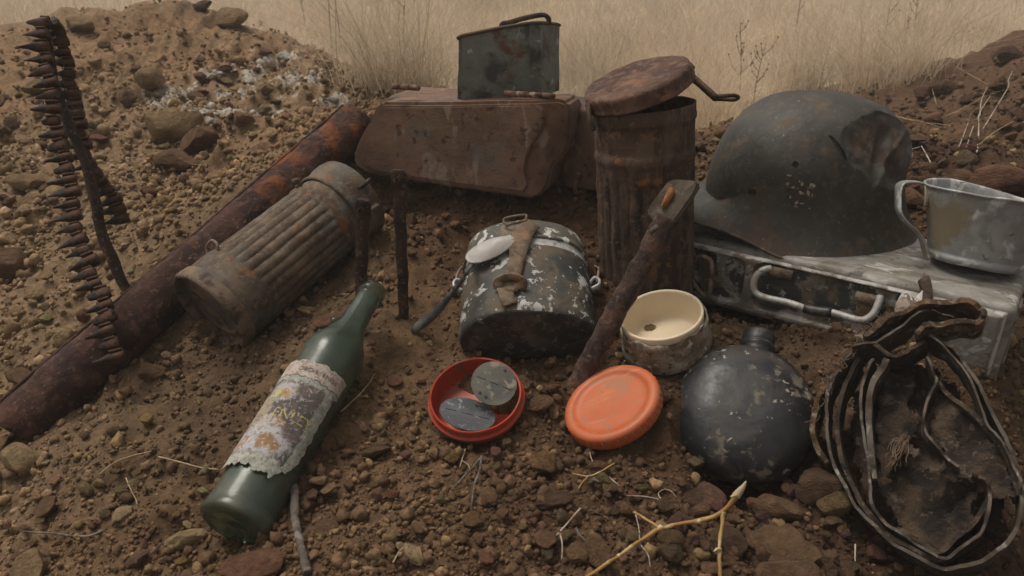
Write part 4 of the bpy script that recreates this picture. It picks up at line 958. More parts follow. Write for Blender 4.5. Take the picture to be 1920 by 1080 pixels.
part('bowl', rough((V, F), .0005, 40), M_SPOON, t)
hp = local([W(886, 494, (c0 - CAM).dot(F_) - .002), W(876, 508, .838), W(868, 522, .85), W(838, 560, .88), W(812, 590, .895)], MS)
e = hit(772, 627, .004); hp.append(MS.inverted() @ e)
c = cr(hp, 6); V, F = [], []; n = len(c); fn = MS.inverted().to_3x3() @ Vector((.2, -.6, .75)).normalized()
for i, p in enumerate(c):
    tg = (c[min(i + 1, n - 1)] - c[max(i - 1, 0)]).normalized(); sdv = tg.cross(fn).normalized(); nn = sdv.cross(tg)
    wv = np.interp(i / (n - 1), [0, .15, .4, .8, .96, 1], [.0055, .0045, .0052, .0110, .0125, .007])
    for (a, b) in ((-.5, 0), (0, .001), (.5, 0), (.5, -.0016), (0, -.0010), (-.5, -.0016)): V.append(p + sdv * (a * wv) + nn * b)
for i in range(n - 1):
    for k in range(6): l = (k + 1) % 6; F.append((i * 6 + k, i * 6 + l, i * 6 + 6 + l, i * 6 + 6 + k))
F.append(tuple(range(5, -1, -1))); F.append(tuple((n - 1) * 6 + k for k in range(6)))
part('handle', (V, F), M_SPOONH, t)

# ------------------------------------------------------------------ rusty bar with a plate head, leaning on the standing canister
BA, BB = W(1078, 728, .84), W(1244, 425, .815); M = frame(BA, BB - BA, (1, 0, 0)); Lb2 = (BB - BA).length
t = thing('entrenching_bar', 'rusty iron bar with a flat head plate leaning on the standing canister', 'tool', M)
part('shaft', rough(sweep([(0, 0, -.01 + (Lb2 + .02) * k / 50) for k in range(51)], circ(.0120, 16, .0085), up=(1, 0, 0), scale=lambda k: .92 + .16 * k), .0016, 60), M_BAR, t)
r_, u_, t_ = VB(1262, 378); n_ = (t_ * .9 + u_ * .35 - r_ * .2).normalized(); pc = W(1260, 378, .812); MP = frame(pc, n_, r_)
poly = [MP.inverted() @ on_plane(x, y, pc, n_) for x, y in ((1213, 397), (1218, 384), (1252, 337), (1262, 334), (1302, 336), (1310, 342), (1300, 362), (1264, 419), (1254, 425), (1228, 420))]
part('head_plate', xf(rough(prism([(p.x, p.y) for p in poly][::-1] if False else [(p.x, p.y) for p in poly], .010, .0018), .0014, 70), M.inverted() @ MP @ Matrix.Translation((0, 0, -.010))), M_PLATE, t, sharp=50)
poly = [MP.inverted() @ on_plane(x, y, pc, n_) for x, y in ((1240, 388), (1246, 372), (1256, 352), (1264, 352), (1264, 366), (1252, 388), (1244, 394))]
part('tang', xf(rough(prism([(p.x, p.y) for p in poly], .004, .001), .0006, 120), M.inverted() @ MP), M_TANG, t)
part('wood_splinter', sweep(local([W(1218, 438, .80), W(1226, 430, .80), W(1234, 424, .80)], M), rect(.006, .0025)), M_TWIG, t)
# ------------------------------------------------------------------ bottle
def glass_mat():
    b = NB('dusty_green_glass'); tc = b.N('TexCoord').outputs['Object']
    b.S(b.p.inputs['Base Color'], (.42, .62, .48, 1)); b.p.inputs['Roughness'].default_value = .2; b.p.inputs['IOR'].default_value = 1.48; b.p.inputs['Transmission Weight'].default_value = 1.0
    d = b.N('BsdfPrincipled'); b.S(d.inputs['Base Color'], b.mix(b.step(b.noise(tc, 20, 6, .7), .4, .65), (.070, .098, .076), (.15, .145, .11))); d.inputs['Roughness'].default_value = .55
    f = b.math('MULTIPLY', b.step(b.noise(tc, 14, 7, .7, .5, off=4), .32, .72), .55); f = b.math('ADD', f, .03, True)
    ms = b.N('MixShader'); b.S(ms.inputs[0], f); b.L(b.p.outputs[0], ms.inputs[1]); b.L(d.outputs[0], ms.inputs[2]); b.L(ms.outputs[0], b.out.inputs[0])
    bp = b.N('Bump', {'Strength': .15, 'Distance': .001, 'Height': b.noise(tc, 60, 5, .7)}); b.L(bp.outputs[0], b.p.inputs['Normal']); b.L(bp.outputs[0], d.inputs['Normal']); return b.m
M_GLASS = glass_mat()
L = (BO_B - BO_A).length; r_, u_, t_ = VB(520, 830); axb = (BO_B - BO_A).normalized(); fr = (t_ - axb * t_.dot(axb)).normalized()
M = frame(BO_A, axb, fr)      # local +x faces the viewer
t = thing('bottle', 'green glass bottle with a torn paper label lying on the slope', 'bottle', M)
R0 = .0350; kq = R0 / .0378
out = [(.0005, .012), (.012, .010), (.024, .003), (.030, 0), (.0345, .0005), (.0372, .004), (R0, .010), (R0, L * .60), (.0365, L * .645), (.0325, L * .69), (.0255, L * .73), (.0195, L * .765), (.0160, L * .81), (.0148, L * .86), (.0140, L * .945), (.0140, L * .952), (.0160, L * .955), (.0163, L * .985), (.0155, L * .997), (.0135, L)]
inn = [(.0100, L * .997), (.0105, L * .95), (.0115, L * .86), (.0130, L * .80), (.0225, L * .735), (.0295, L * .69), (.0335, L * .645), (.0345, L * .6), (.0345, .016), (.020, .018), (.0005, .022)]
out = [(a * kq if b < L * .74 else a, b) for a, b in out]; inn = [(a * kq if b < L * .74 else a, b) for a, b in inn]
part('glass', lathe(dense(out, .006) + dense(inn, .012), 72), M_GLASS, t)
part('neck_chip', xf(rough((lambda vf: (vf[0] * .0045, [tuple(q) for q in vf[1]]))(ico(2)), .0008, 300), Matrix.Translation((.006, .0165, L * .785)) if False else Matrix.Translation((.004, -.0195, L * .775))), M_GLASS, t)
# paper label: a ragged sheet round the glass
def label_mat():
    b = NB('torn_label'); uv = b.N('TexCoord').outputs['UV']; tc = b.N('TexCoord').outputs['Object']
    sp = b.N('SeparateXYZ'); b.L(uv, sp.inputs[0]); u, v = sp.outputs[0], sp.outputs[1]
    n = lambda s, off=0., d=6: b.noise(tc, s, d, .68, .5, off=off)
    c = b.mix(b.step(n(70), .4, .65), (.36, .365, .32), (.22, .235, .20))                       # grey green border paper
    wob = b.math('MULTIPLY', b.math('SUBTRACT', n(60, 3), .5), .12)
    uu, vv = b.math('ADD', u, wob), b.math('ADD', v, wob)
    inner = b.math('MULTIPLY', b.math('MULTIPLY', b.step(uu, -.05, .0), b.step(uu, .86, .83)), b.math('MULTIPLY', b.step(vv, .10, .13), b.step(vv, .80, .77)))
    c = b.mix(inner, c, b.mix(b.step(n(90, 5), .45, .6), (.075, .070, .066), (.13, .10, .095)))
    def blob(cx, cy, rx, ry, col, k=.35, sc=70, off=0.):
        global c_
        dx = b.math('DIVIDE', b.math('SUBTRACT', uu, cx), rx); dy = b.math('DIVIDE', b.math('SUBTRACT', vv, cy), ry)
        d2 = b.math('ADD', b.math('MULTIPLY', dx, dx), b.math('MULTIPLY', dy, dy)); d2 = b.math('ADD', d2, b.math('MULTIPLY', b.math('SUBTRACT', n(sc, off), .5), 2.2)); return b.step(d2, 1 + k, 1 - k), col
    for args in ((.30, .68, .22, .09, (.36, .33, .33)), (.34, .655, .11, .045, (.33, .22, .10)), (.22, .66, .08, .04, (.40, .36, .17)), (.38, .24, .40, .13, (.37, .36, .37)), (.50, .22, .17, .07, (.27, .155, .075)),
                 (.14, .20, .07, .04, (.33, .19, .12)), (.46, .40, .16, .045, (.25, .15, .085)), (.25, .40, .22, .05, (.36, .33, .30)), (.10, .50, .18, .16, (.30, .25, .19))):
        f, col = blob(*args, off=args[0] * 9); c = b.mix(f, c, col)
    c = b.mix(b.step(v, .845, .85), c, b.mix(b.step(n(110, 8), .45, .6), (.42, .36, .32), (.33, .26, .22)))
    c = b.mix(b.math('MULTIPLY', b.step(v, .832, .836), b.step(v, .848, .844)), c, (.12, .10, .09))
    c = b.mix(b.math('MULTIPLY', b.step(n(240, 11), .54, .60), .55), c, (.50, .48, .45)); c = b.mix(b.math('MULTIPLY', b.step(n(170, 15), .53, .60), .6), c, (.17, .125, .09)); c = b.mix(b.math('MULTIPLY', b.step(n(420, 19), .56, .60), .6), c, (.07, .06, .055))
    b.S(b.p.inputs['Base Color'], c); b.p.inputs['Roughness'].default_value = .8; b.p.inputs['Specular IOR Level'].default_value = .25
    bp = b.N('Bump', {'Strength': .5, 'Distance': .0015, 'Height': n(150, 20)}); b.L(bp.outputs[0], b.p.inputs['Normal']); return b.m
Z0, Z1, A0, A1 = .037, .170, -1.45, .80        # from the viewer's left edge to the right edge
nu, nv = 90, 70; V, F, UV = [], [], []
def edge(k, s, a): return a * float(fbm(np.array([[k * 17.0, s * 3.1, .5]]), s, 6)[0])
for j in range(nv + 1):
    v = j / nv
    for i in range(nu + 1):
        u = i / nu
        zb = Z0 + .004 + edge(u, 1, .0034) + (.018 * max(0, .12 - u) / .12 if False else 0) + .012 * max(0, (u - .82) / .18) ; zt_ = Z1 + edge(u, 2, .0022)
        z = zb + (zt_ - zb) * v; al = A0; ar_ = A1 + .05 * edge(v, 3, 1.0) - (.12 * (1 if v < .80 else 0)) - .2 * max(0, (.13 - v) / .13)
        a = al + (ar_ - al) * u; V.append(((R0 + .0006) * math.cos(a), (R0 + .0006) * math.sin(a), z)); UV.append((u, v))
for j in range(nv):
    for i in range(nu): k = j * (nu + 1) + i; F.append((k, k + 1, k + nu + 2, k + nu + 1))
lb = part('paper_label', (V, F), label_mat(), t)
ul = lb.data.uv_layers.new(name='UVMap'); arr = np.array(UV, dtype=np.float32); vi = np.empty(len(lb.data.loops), dtype=np.int32); lb.data.loops.foreach_get('vertex_index', vi); ul.data.foreach_set('uv', arr[vi].ravel())
def lettering(txt, size, z, a_c, mat, sx=1.0, name='lettering', drop=.0):
    cu = bpy.data.curves.new('lettering', 'FONT'); cu.body = txt; cu.size = size; cu.align_x = 'CENTER'; cu.extrude = 0; cu.resolution_u = 3
    o = bpy.data.objects.new('lettering', cu); COL.objects.link(o); dg = bpy.context.evaluated_depsgraph_get(); dg.update(); me = bpy.data.meshes.new_from_object(o.evaluated_get(dg)); bpy.data.objects.remove(o)
    bm = bmesh.new(); bm.from_mesh(me); bmesh.ops.triangulate(bm, faces=bm.faces[:]); bmesh.ops.subdivide_edges(bm, edges=[e for e in bm.edges if e.calc_length() > size * .25], cuts=2)
    for v in bm.verts:
        a = a_c + (v.co.x * sx) / R0; v.co = Vector(((R0 + .0010) * math.cos(a), (R0 + .0010) * math.sin(a), z + v.co.y))
    bm.to_mesh(me); bm.free(); put(name, me, mat, lb)
lettering('ORO/E  ENISE', 0.0072, .1562, -.12, M_INK)
lettering('ENLEY', .0150, .0975, -.12, M_YINK, .95)

# ------------------------------------------------------------------ orange dish with two identity tags
rD = .0505
M = frame(DC, DQ, (1, 0, 0)); M = M @ Matrix.Translation((0, 0, -.030))
t = thing('orange_dish', 'open round orange red dish holding two grey tags', 'dish', M)
prof = [(.0005, -.002), (.036, -.002), (.043, 0), (.0475, .006), (.0495, .013), (.0505, .0165), (.0525, .0175), (.0525, .0205), (.0500, .0215), (.0492, .0235), (.0500, .0255), (.0500, .0295), (.0490, .0305), (.0476, .0298), (.0470, .015), (.0445, .005), (.039, .0022), (.0005, .002)]
part('dish', rough(lathe(dense(prof, .0025), 112), .0003, 30), M_ORANGE, t, sharp=60)
def idtag(cx, cy, ang, q, d, mat, label, wx, wy):
    c = W(cx, cy, d); n = ellipse_axis(cx, cy, ang, q); r_, u_, t_ = VB(cx, cy); xa = r_ * math.cos(math.radians(ang)) + u_ * math.sin(math.radians(ang)); Mt = frame(c, n, xa)
    tt = thing('identity_tag', label, 'tag', Mt, 'identity tags in the orange dish')
    N = 40; holes = [(-.62, .46), (.50, .62), (.66, .36)] if ang > 60 else [(.36, .66)]
    bm = bmesh.new(); vo = [bm.verts.new((wx * math.cos(2 * math.pi * k / N), wy * math.sin(2 * math.pi * k / N), 0)) for k in range(N)]; f = bm.faces.new(vo)
    g = bmesh.ops.extrude_face_region(bm, geom=[f])
    for v in g['geom']:
        if isinstance(v, bmesh.types.BMVert): v.co.z += .0011
    bmesh.ops.recalc_face_normals(bm, faces=bm.faces[:]); bm.verts.index_update(); V = [v.co.copy() for v in bm.verts]; F = [tuple(v.index for v in q_.verts) for q_ in bm.faces]; bm.free()
    part('plate', (V, F), mat, tt, sharp=40)
    for k in (-1, 0, 1): part('slot', rbox(wx * .42, .0007, .0006, .0002, 1, (k * wx * .60, 0, .00125)), M_NECK, tt)
    hs_ = [(.25, .72), (-.40, -.66), (-.10, -.74)] if q > .85 else [(.25, .62)]
    for hx_, hy_ in hs_: ho = part('hole', lathe([(.0002, .00122), (.0017, .00122), (.0020, .0012), (.0020, .0004)], 12), M_NECK, tt); ho.location = (hx_ * wx, hy_ * wy, 0)
idtag(926, 719, -22, .93, .806, M_TAGW, 'upper tag in the orange dish, olive grey and nearly round', .0248, .0250)
idtag(876, 777, -14, .70, .792, M_TAGD, 'lower tag in the orange dish, dark bluish grey oval', .0300, .0235)

# ------------------------------------------------------------------ orange lid
C0 = LC0
M = frame(C0, LQ, (1, 0, 0)) @ Matrix.Translation((0, 0, -.012))
prof = [(.0005, .0075), (.036, .0078), (.0405, .0086), (.0425, .0105), (.0450, .0118), (.0490, .0118), (.0520, .0105), (.0535, .0080), (.0538, -.0030), (.0528, -.0045), (.051, -.0045), (.051, .004), (.0005, .0045)]
V, F = lathe(dense(prof, .0022), 120)
t = thing('orange_lid', 'round orange lid with a raised rim tipped on the soil', 'lid', M)
part('disc', (V, F), M_ORANGE2, t, sharp=60)
kn = join(*[xf(rbox(.0011, .0016, .009, .0005, 1), Matrix.Rotation(2 * math.pi * k / 40, 4, 'Z') @ Matrix.Translation((.0539, 0, .0025))) for k in range(40)])
part('rim_knurl', kn, M_ORANGE2, t)

# ------------------------------------------------------------------ cream jar in a crusted grey skirt
M = frame(JC, JQ, (1, 0, 0)) @ Matrix.Translation((0, 0, -.046))
t = thing('cream_jar', 'round cream glazed jar inside a crusted grey outer skirt', 'jar', M)
prof = [(.0005, .004), (.044, .004), (.0455, .010), (.0460, .040), (.0468, .0455), (.0462, .0475), (.0445, .0478), (.0432, .046), (.0425, .028), (.041, .016), (.037, .0105), (.0005, .0095)]
part('glazed_cup', lathe(dense(prof, .003), 96), M_CREAM, t)
def crust(a, z, r): return 1 + .008 * math.sin(3 * a + 1) * (z > .03) + .006 * math.sin(7 * a + 40 * z)
def cz(a, z, r): return (.0030 * math.sin(5 * a) + .0022 * math.sin(11 * a + 2) - .003) if z > .040 else 0
prof = [(.0005, 0), (.0495, 0), (.0512, .002), (.0504, .004), (.0516, .006), (.0505, .0085), (.0512, .0105), (.0500, .0125), (.0498, .03), (.0492, .043), (.0476, .0432), (.0468, .03), (.0465, .005)]
part('crusted_skirt', rough(lathe(dense(prof, .0022), 144, crust, zf=cz), .0007, 80), M_CRUST, t)
q = part('stain', (lambda vf: (vf[0], [tuple(q) for q in vf[1]]))((np.concatenate([[[0, 0, 0]], [[(.0068) * (1 + .2 * math.sin(3 * k + 1) * math.cos(k)) * math.cos(k * math.pi / 9), (.0056) * (1 + .2 * math.sin(2.3 * k)) * math.sin(k * math.pi / 9), 0] for k in range(18)]]), [(0, k + 1, (k + 1) % 18 + 1) for k in range(18)])), layered('brown_stain', (.16, .10, .05), [dict(c=(.10, .055, .025), s=200, t=.5)], .8, bump=None), t)
p = M.inverted() @ on_plane(1209, 609, M @ Vector((0, 0, .0098)), JQ); rad = math.hypot(p.x, p.y); q.location = (p.x * min(1, .030 / max(rad, 1e-6)), p.y * min(1, .030 / max(rad, 1e-6)), .0116)

# ------------------------------------------------------------------ canteen
M = Matrix.Identity(4); xv = CN_UP.cross(CN_FR)
for i in range(3): M[i][0], M[i][1], M[i][2], M[i][3] = xv[i], CN_UP[i], CN_FR[i], CN_C[i]
t = thing('canteen', 'black round canteen with worn paint lying with its neck uphill', 'canteen', M)
V, F = [], []; nu, nv = 72, 96
for i in range(nu + 1):
    ph = -math.pi / 2 + math.pi * i / nu
    for j in range(nv):
        a = 2 * math.pi * j / nv; cs, sn = math.cos(ph), math.sin(ph)
        pr = abs(cs) ** .78; zz_ = math.copysign(abs(sn) ** .88, sn)
        x = .0725 * pr * math.copysign(abs(math.cos(a)) ** .86, math.cos(a)); y = .0770 * pr * math.copysign(abs(math.sin(a)) ** .86, math.sin(a))
        if y > 0: x *= 1 - .10 * (y / .077) ** 2
        V.append((x, y, .040 * zz_))
for i in range(nu):
    for j in range(nv): l = (j + 1) % nv; F.append((i * nv + j, i * nv + l, (i + 1) * nv + l, (i + 1) * nv + j))
part('body', rough((V, F), .0013, 18, 2, 3), M_CANTEEN, t)
part('neck', xf(lathe(dense([(.022, -.006), (.0185, .000), (.0172, .003), (.0168, .008), (.0182, .010), (.0186, .012), (.0182, .0135), (.0172, .015)], .002), 48), Matrix.Translation((.001, .072, -.002)) @ Matrix.Rotation(-math.pi / 2, 4, 'X')), M_NECK, t)
part('neck_rim', xf(lathe([(.0178, .0125), (.0190, .0128), (.0190, .0143), (.0178, .0146)], 48), Matrix.Translation((.001, .072, -.002)) @ Matrix.Rotation(-math.pi / 2, 4, 'X')), M_SPOONH, t)
part('cap', xf(lathe(dense([(.0175, .015), (.0182, .017), (.0182, .027), (.0170, .030), (.0005, .031)], .002), 48), Matrix.Translation((.001, .072, -.002)) @ Matrix.Rotation(-math.pi / 2, 4, 'X')), M_NECK, t)

# ------------------------------------------------------------------ dull metal case under the helmet
M = Matrix.Identity(4)
for i in range(3): M[i][0], M[i][1], M[i][2], M[i][3] = KS_X[i], KS_Y[i], (0, 0, 1)[i], KS_L[i]
t = thing('ammunition_case', 'long dull aluminium case with a wire carrying handle under the helmet', 'case', M)
part('body', rough(rbox(KS_LEN, KS_W, KS_H, .009, 4, (KS_LEN / 2, KS_W / 2 + .0055, -KS_H / 2)), .0009, 16), M_CASE, t, sharp=60)
Mi = M.inverted(); nF = -KS_Y
def fc(px, py, off=0.0):
    p = Mi @ on_plane(px, py, KS_L + nF * off, KS_Y); return p
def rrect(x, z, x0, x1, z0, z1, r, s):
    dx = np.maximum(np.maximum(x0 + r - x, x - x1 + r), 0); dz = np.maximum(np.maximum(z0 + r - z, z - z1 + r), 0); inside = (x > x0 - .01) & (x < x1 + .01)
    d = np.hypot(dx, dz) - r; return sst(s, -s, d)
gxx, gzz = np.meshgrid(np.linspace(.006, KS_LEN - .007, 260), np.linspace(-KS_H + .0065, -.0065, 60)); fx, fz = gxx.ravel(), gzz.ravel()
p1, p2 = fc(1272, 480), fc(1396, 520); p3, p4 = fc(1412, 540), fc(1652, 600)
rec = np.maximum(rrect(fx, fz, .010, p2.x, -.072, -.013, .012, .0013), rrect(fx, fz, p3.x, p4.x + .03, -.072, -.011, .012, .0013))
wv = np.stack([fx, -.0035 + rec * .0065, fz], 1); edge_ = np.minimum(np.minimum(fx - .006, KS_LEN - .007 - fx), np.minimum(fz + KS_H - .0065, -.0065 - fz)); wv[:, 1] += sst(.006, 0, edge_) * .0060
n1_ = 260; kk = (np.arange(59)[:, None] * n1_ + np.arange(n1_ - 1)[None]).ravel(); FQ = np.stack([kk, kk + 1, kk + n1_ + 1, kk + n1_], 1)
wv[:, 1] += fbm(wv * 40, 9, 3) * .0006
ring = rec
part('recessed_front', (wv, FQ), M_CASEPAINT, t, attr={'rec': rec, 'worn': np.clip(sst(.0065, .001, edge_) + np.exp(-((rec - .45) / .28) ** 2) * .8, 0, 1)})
hpts = [(1446, 503), (1432, 506), (1419, 516), (1413, 534), (1417, 549), (1435, 558), (1480, 568), (1508, 578), (1530, 583), (1560, 586), (1600, 598), (1620, 600), (1638, 588), (1648, 566), (1650, 556)]
off = [.001, .006, .012, .016, .018, .018, .018, .018, .018, .018, .018, .016, .012, .006, .001]
hl = [fc(x, y, o) for (x, y), o in zip(hpts, off)]
part('carry_handle', tube(cr(hl, 5), .0042, 10), M_WIREALU, t)
part('handle_grip', tube(cr(hl[7:10], 4), .0060, 10), M_NECK, t)
for (x, y) in ((1466, 512), (1628, 560)):
    p = fc(x, y); part('handle_clamp', rough(tube([(p.x - .013, .0000, p.z), (p.x + .013, .0000, p.z)], .0062, 10), .0015, 90), M_STRAP, t)
p = fc(1625, 585); part('rust_patch', xf(rough((lambda vf: (vf[0] * np.array([.013, .003, .012]), [tuple(q) for q in vf[1]]))(ico(3)), .0015, 80), Matrix.Translation((p.x, .002, p.z))), M_STRAP, t)
lt = [fc(x, y, o) for x, y, o in ((1284, 490, .008), (1298, 490, .010), (1308, 482, .012), (1322, 482, .012), (1334, 492, .012), (1333, 520, .012), (1330, 550, .012), (1318, 553, .012), (1303, 535, .012), (1292, 515, .010), (1270, 500, .008))]
part('latch_loop', tube(cr(lt, 5), .0030, 8), M_WIRERUST, t)
lt = [fc(x, y, o) for x, y, o in ((1278, 480, .004), (1262, 488, .006), (1252, 492, .006), (1248, 500, .006))]
part('latch_plate', sweep(cr(lt, 4), rect(.004, .012), up=(0, 1, 0)), M_WIRERUST, t)
lt = [fc(x, y, o) for x, y, o in ((1240, 470, .0), (1234, 490, .003), (1244, 508, .006), (1262, 512, .006))]
part('side_loop', tube(cr(lt, 5), .0024, 8), M_DARKIRON, t)
part('end_rib', rbox(.004, .03, KS_H - .02, .0015, 2, (KS_LEN + .0005, .05, -KS_H / 2)), M_CASE, t)
tb = [fc(x, y, .004) for x, y in ((1738, 572), (1737, 545), (1732, 524), (1727, 520))]
part('bent_tab', sweep(cr(tb, 4), rect(.012, .003), up=(1, 0, 0)), M_WIRERUST, t)

# ------------------------------------------------------------------ helmet
HC = Vector((.379, .950, KS_Z + .0015)); fwd = Vector((-1, -.02, 0)).normalized(); up = Vector((0, -.05, 1)).normalized()
yv = up.cross(fwd).normalized(); up = fwd.cross(yv)
M = Matrix.Identity(4)
for i in range(3): M[i][0], M[i][1], M[i][2], M[i][3] = fwd[i], yv[i], up[i], HC[i]
t = thing('steel_helmet', 'dented grey green steel helmet with rust and a worn emblem on the case', 'helmet', M)
NA, NT = 420, 190
A = np.linspace(0, 2 * math.pi, NA, endpoint=False); AA = np.where(A > math.pi, 2 * math.pi - A, A)     # 0 front .. pi rear
ad = np.degrees(AA)
rimz = .022 - .024 * sst(26, 76, ad) + .006 * sst(105, 175, ad) - .003 * np.exp(-((ad - 90) / 22) ** 2)
brkz = .044 + .040 * sst(14, 58, ad) + .012 * sst(110, 170, ad)      # where the flare leaves the dome
ca, sa = np.cos(A), np.sin(A)
dom_a = np.where(ca > 0, .1225, .1235); dom_b = .101
flare = .056 * sst(62, 0, ad) + .026 * sst(20, 80, ad) + .002 * sst(110, 175, ad)
HZ = .173
V = np.zeros((NT + 1, NA, 3))
nd = int(NT * .72)
for i in range(NT + 1):
    if i <= nd:
        s = i / nd; th = s * math.pi / 2; h = HZ - brkz                      # from apex to break line
        rad = np.sin(th) ** .86; z = brkz + h * np.cos(th) ** .94 if s < 1 else brkz
        V[i, :, 0] = dom_a * rad * ca; V[i, :, 1] = dom_b * rad * sa; V[i, :, 2] = z
    else:
        s = (i - nd) / (NT - nd); k = s ** (1.3 + 1.1 * sst(18, 58, ad))
        V[i, :, 0] = (dom_a + flare * k) * ca; V[i, :, 1] = (dom_b + flare * k) * sa; V[i, :, 2] = brkz + (rimz - brkz) * s
P = V.reshape(-1, 3)
# battle damage on the left rear: a deep dent, folds, splits
def gauss(cx, cz_, rx, rz, ang=0.0):
    dx, dz = P[:, 0] - cx, P[:, 2] - cz_; c, s = math.cos(ang), math.sin(ang); u, v = dx * c + dz * s, -dx * s + dz * c
    return np.exp(-(u / rx) ** 2 - (v / rz) ** 2) * (P[:, 1] > .0) * sst(.0, .03, P[:, 1])
nrm = P.copy(); nrm[:, 2] -= .03; nrm /= np.linalg.norm(nrm, axis=1)[:, None] + 1e-9
cn = np.array([-.46, .74, .49]); cn /= np.linalg.norm(cn); sup = np.max(P @ cn); ex_ = P @ cn - (sup - .0155) + .0035 * fbm(P * 28, 12, 3)
dmask = sst(-.004, .010, ex_); P = P - np.outer(np.maximum(ex_, 0) * 1.05, cn)
dn = gauss(-.080, .095, .030, .010, .75) * .011 - gauss(-.064, .104, .024, .004, -1.05) * .0055 + gauss(-.058, .118, .024, .006, -.95) * .006 - gauss(-.085, .120, .020, .004, -.55) * .004 + gauss(-.045, .080, .035, .008, -1.2) * .003
P = P - nrm * dn[:, None]; P = P + nrm * (fbm(P * 22, 5, 3) * .0009)[:, None]
dmask = np.maximum(dmask, sst(-.02, -.11, P[:, 0]) * sst(.15, .05, P[:, 2]) * .9 * (P[:, 1] > -.02))
def heldrop(c, rx, rz, ang, cen):
    dx, dz = cen[:, 0] - c[0], cen[:, 2] - c[1]; cc, s = math.cos(ang), math.sin(ang); u, v = dx * cc + dz * s, -dx * s + dz * cc
    return ((u / rx) ** 2 + (v / rz) ** 2 < 1) & (cen[:, 1] > .02)
kk = (np.arange(NT)[:, None] * NA + np.arange(NA)[None]).ravel(); k2 = (np.arange(NT)[:, None] * NA + (np.arange(NA)[None] + 1) % NA).ravel()
FQ = np.stack([kk, k2, k2 + NA, kk + NA], 1)[:, ::-1]; cen = P[FQ].mean(1)
def seen(px, py):      # helmet-local point of the left side seen at a pixel
    q = M.inverted().to_3x3() @ ray(px, py); o = M.inverted() @ CAM; best = None
    d = q.normalized(); rel = P - np.array(o); tt = rel @ np.array(d); dist = np.linalg.norm(rel - tt[:, None] * np.array(d), axis=1); m = P[:, 1] > 0
    dist = np.where(m, dist, 9); j = int(np.argmin(dist + .02 * np.maximum(0, 0))); return P[j]
h1, h2, ck, em = seen(1492, 308), seen(1411, 361), seen(1574, 278), seen(1500, 358)
drop = heldrop((h1[0], h1[2]), .0036, .0036, 0, cen) | heldrop((h2[0], h2[2]), .0042, .0042, 0, cen) | heldrop((ck[0], ck[2]), .0165, .0028, .92, cen)
rimf = np.zeros((NT + 1, NA)); rimf[:] = (np.arange(NT + 1)[:, None] / NT); rimw = sst(.80, 1.0, rimf).ravel()
bv = np.intersect1d(FQ[drop].ravel(), FQ[~drop].ravel())
for hc, hr in ((h1, .0036), (h2, .0042)):
    dd = P[bv][:, [0, 2]] - np.array([hc[0], hc[2]]); rr_ = np.linalg.norm(dd, axis=1); mm = (rr_ < hr * 2) & (P[bv][:, 1] > .02); P[np.ix_(bv[mm], [0, 2])] = np.array([hc[0], hc[2]]) + dd[mm] / rr_[mm][:, None] * hr
part('shell', (P, FQ[~drop]), M_HELMET, t, attr={'rim': rimw, 'dent': dmask})
inner = P * np.array([.984, .982, .985]) + np.array([0, 0, .0010]); fi = FQ[:, ::-1]; part('inner_shell', (inner[:], fi), M_HELMIN, t)
rimp = [tuple(P[NT * NA + k] * .5 + inner[NT * NA + k] * .5) for k in range(0, NA, 2)]
part('rolled_rim', tube(rimp, .0020, 8, closed=True), layered('helmet_rim_rust', (.085, .06, .044), [dict(c=(.05, .05, .047), s=40, t=.54), dict(c=(.16, .11, .075), s=60, t=.6)], .85), t)
# emblem: only flakes of the old decal are left
def onshell(x, z, lift):
    m = P[:, 1] > .02; d = (P[:, 0] - x) ** 2 + (P[:, 2] - z) ** 2; j = int(np.argmin(np.where(m, d, 9))); return P[j] + nrm[j] * lift
def flakes(polys, lift, name, mat):
    V, F = [], []
    for poly in polys:
        n = len(poly); c0_ = np.mean(poly, axis=0); pts = [tuple(c0_)] + [tuple(p) for p in poly]
        b0 = len(V); V += [onshell(em[0] - px_ * .00115, em[2] + pz * .00115, lift) for px_, pz in pts]; F += [(b0, b0 + 1 + k, b0 + 1 + (k + 1) % n) for k in range(n)]
    part(name, (V, [f[::-1] for f in F]), mat, t, smooth=False)
def spl(cx, cz_, rx, rz, seed, n=9):
    rg = random.Random(seed); return [(cx + rx * math.cos(2 * math.pi * k / n) * rg.uniform(.55, 1.2), cz_ + rz * math.sin(2 * math.pi * k / n) * rg.uniform(.55, 1.2)) for k in range(n)]
shield = [(-16, 10), (-14, 17), (14, 17), (17, 9), (16, -8), (9, -18), (0, -23), (-9, -18), (-15, -8)]
sub = []
for k in range(len(shield)):
    a, b_ = shield[k], shield[(k + 1) % len(shield)]; sub += [(a[0] + (b_[0] - a[0]) * q_ / 4, a[1] + (b_[1] - a[1]) * q_ / 4) for q_ in range(4)]
flakes([spl(0, -2, 13, 14, 3, 22)], .0006, 'emblem_stain', M_DECALBASE)
fl = [spl(-12.5, 5.5, 2.4, 2.2, 1), spl(-7, 2.5, 5.0, 1.2, 2), spl(-1.2, 9, 2.4, 1.4, 4), spl(.3, 6.5, 1.6, 2.2, 5), spl(10, 5.5, 3.6, 2.8, 6), spl(7.5, 3.2, 2.2, 1.4, 61), spl(-12, 14.5, 3.2, 1.2, 7), spl(-2, 17.5, 2.6, .8, 8),
      spl(-1.5, -13.2, 2.0, 2.2, 9), spl(3.4, -13.2, 2.8, 1.0, 10), spl(-2, -17, 1.8, 1.6, 11), spl(1.8, -19.6, 1.8, .6, 12), spl(10.8, -18.5, 1.0, 1.4, 13), spl(9, -11.5, .8, .7, 14), spl(1, -2.2, 2.4, 2.0, 15)]
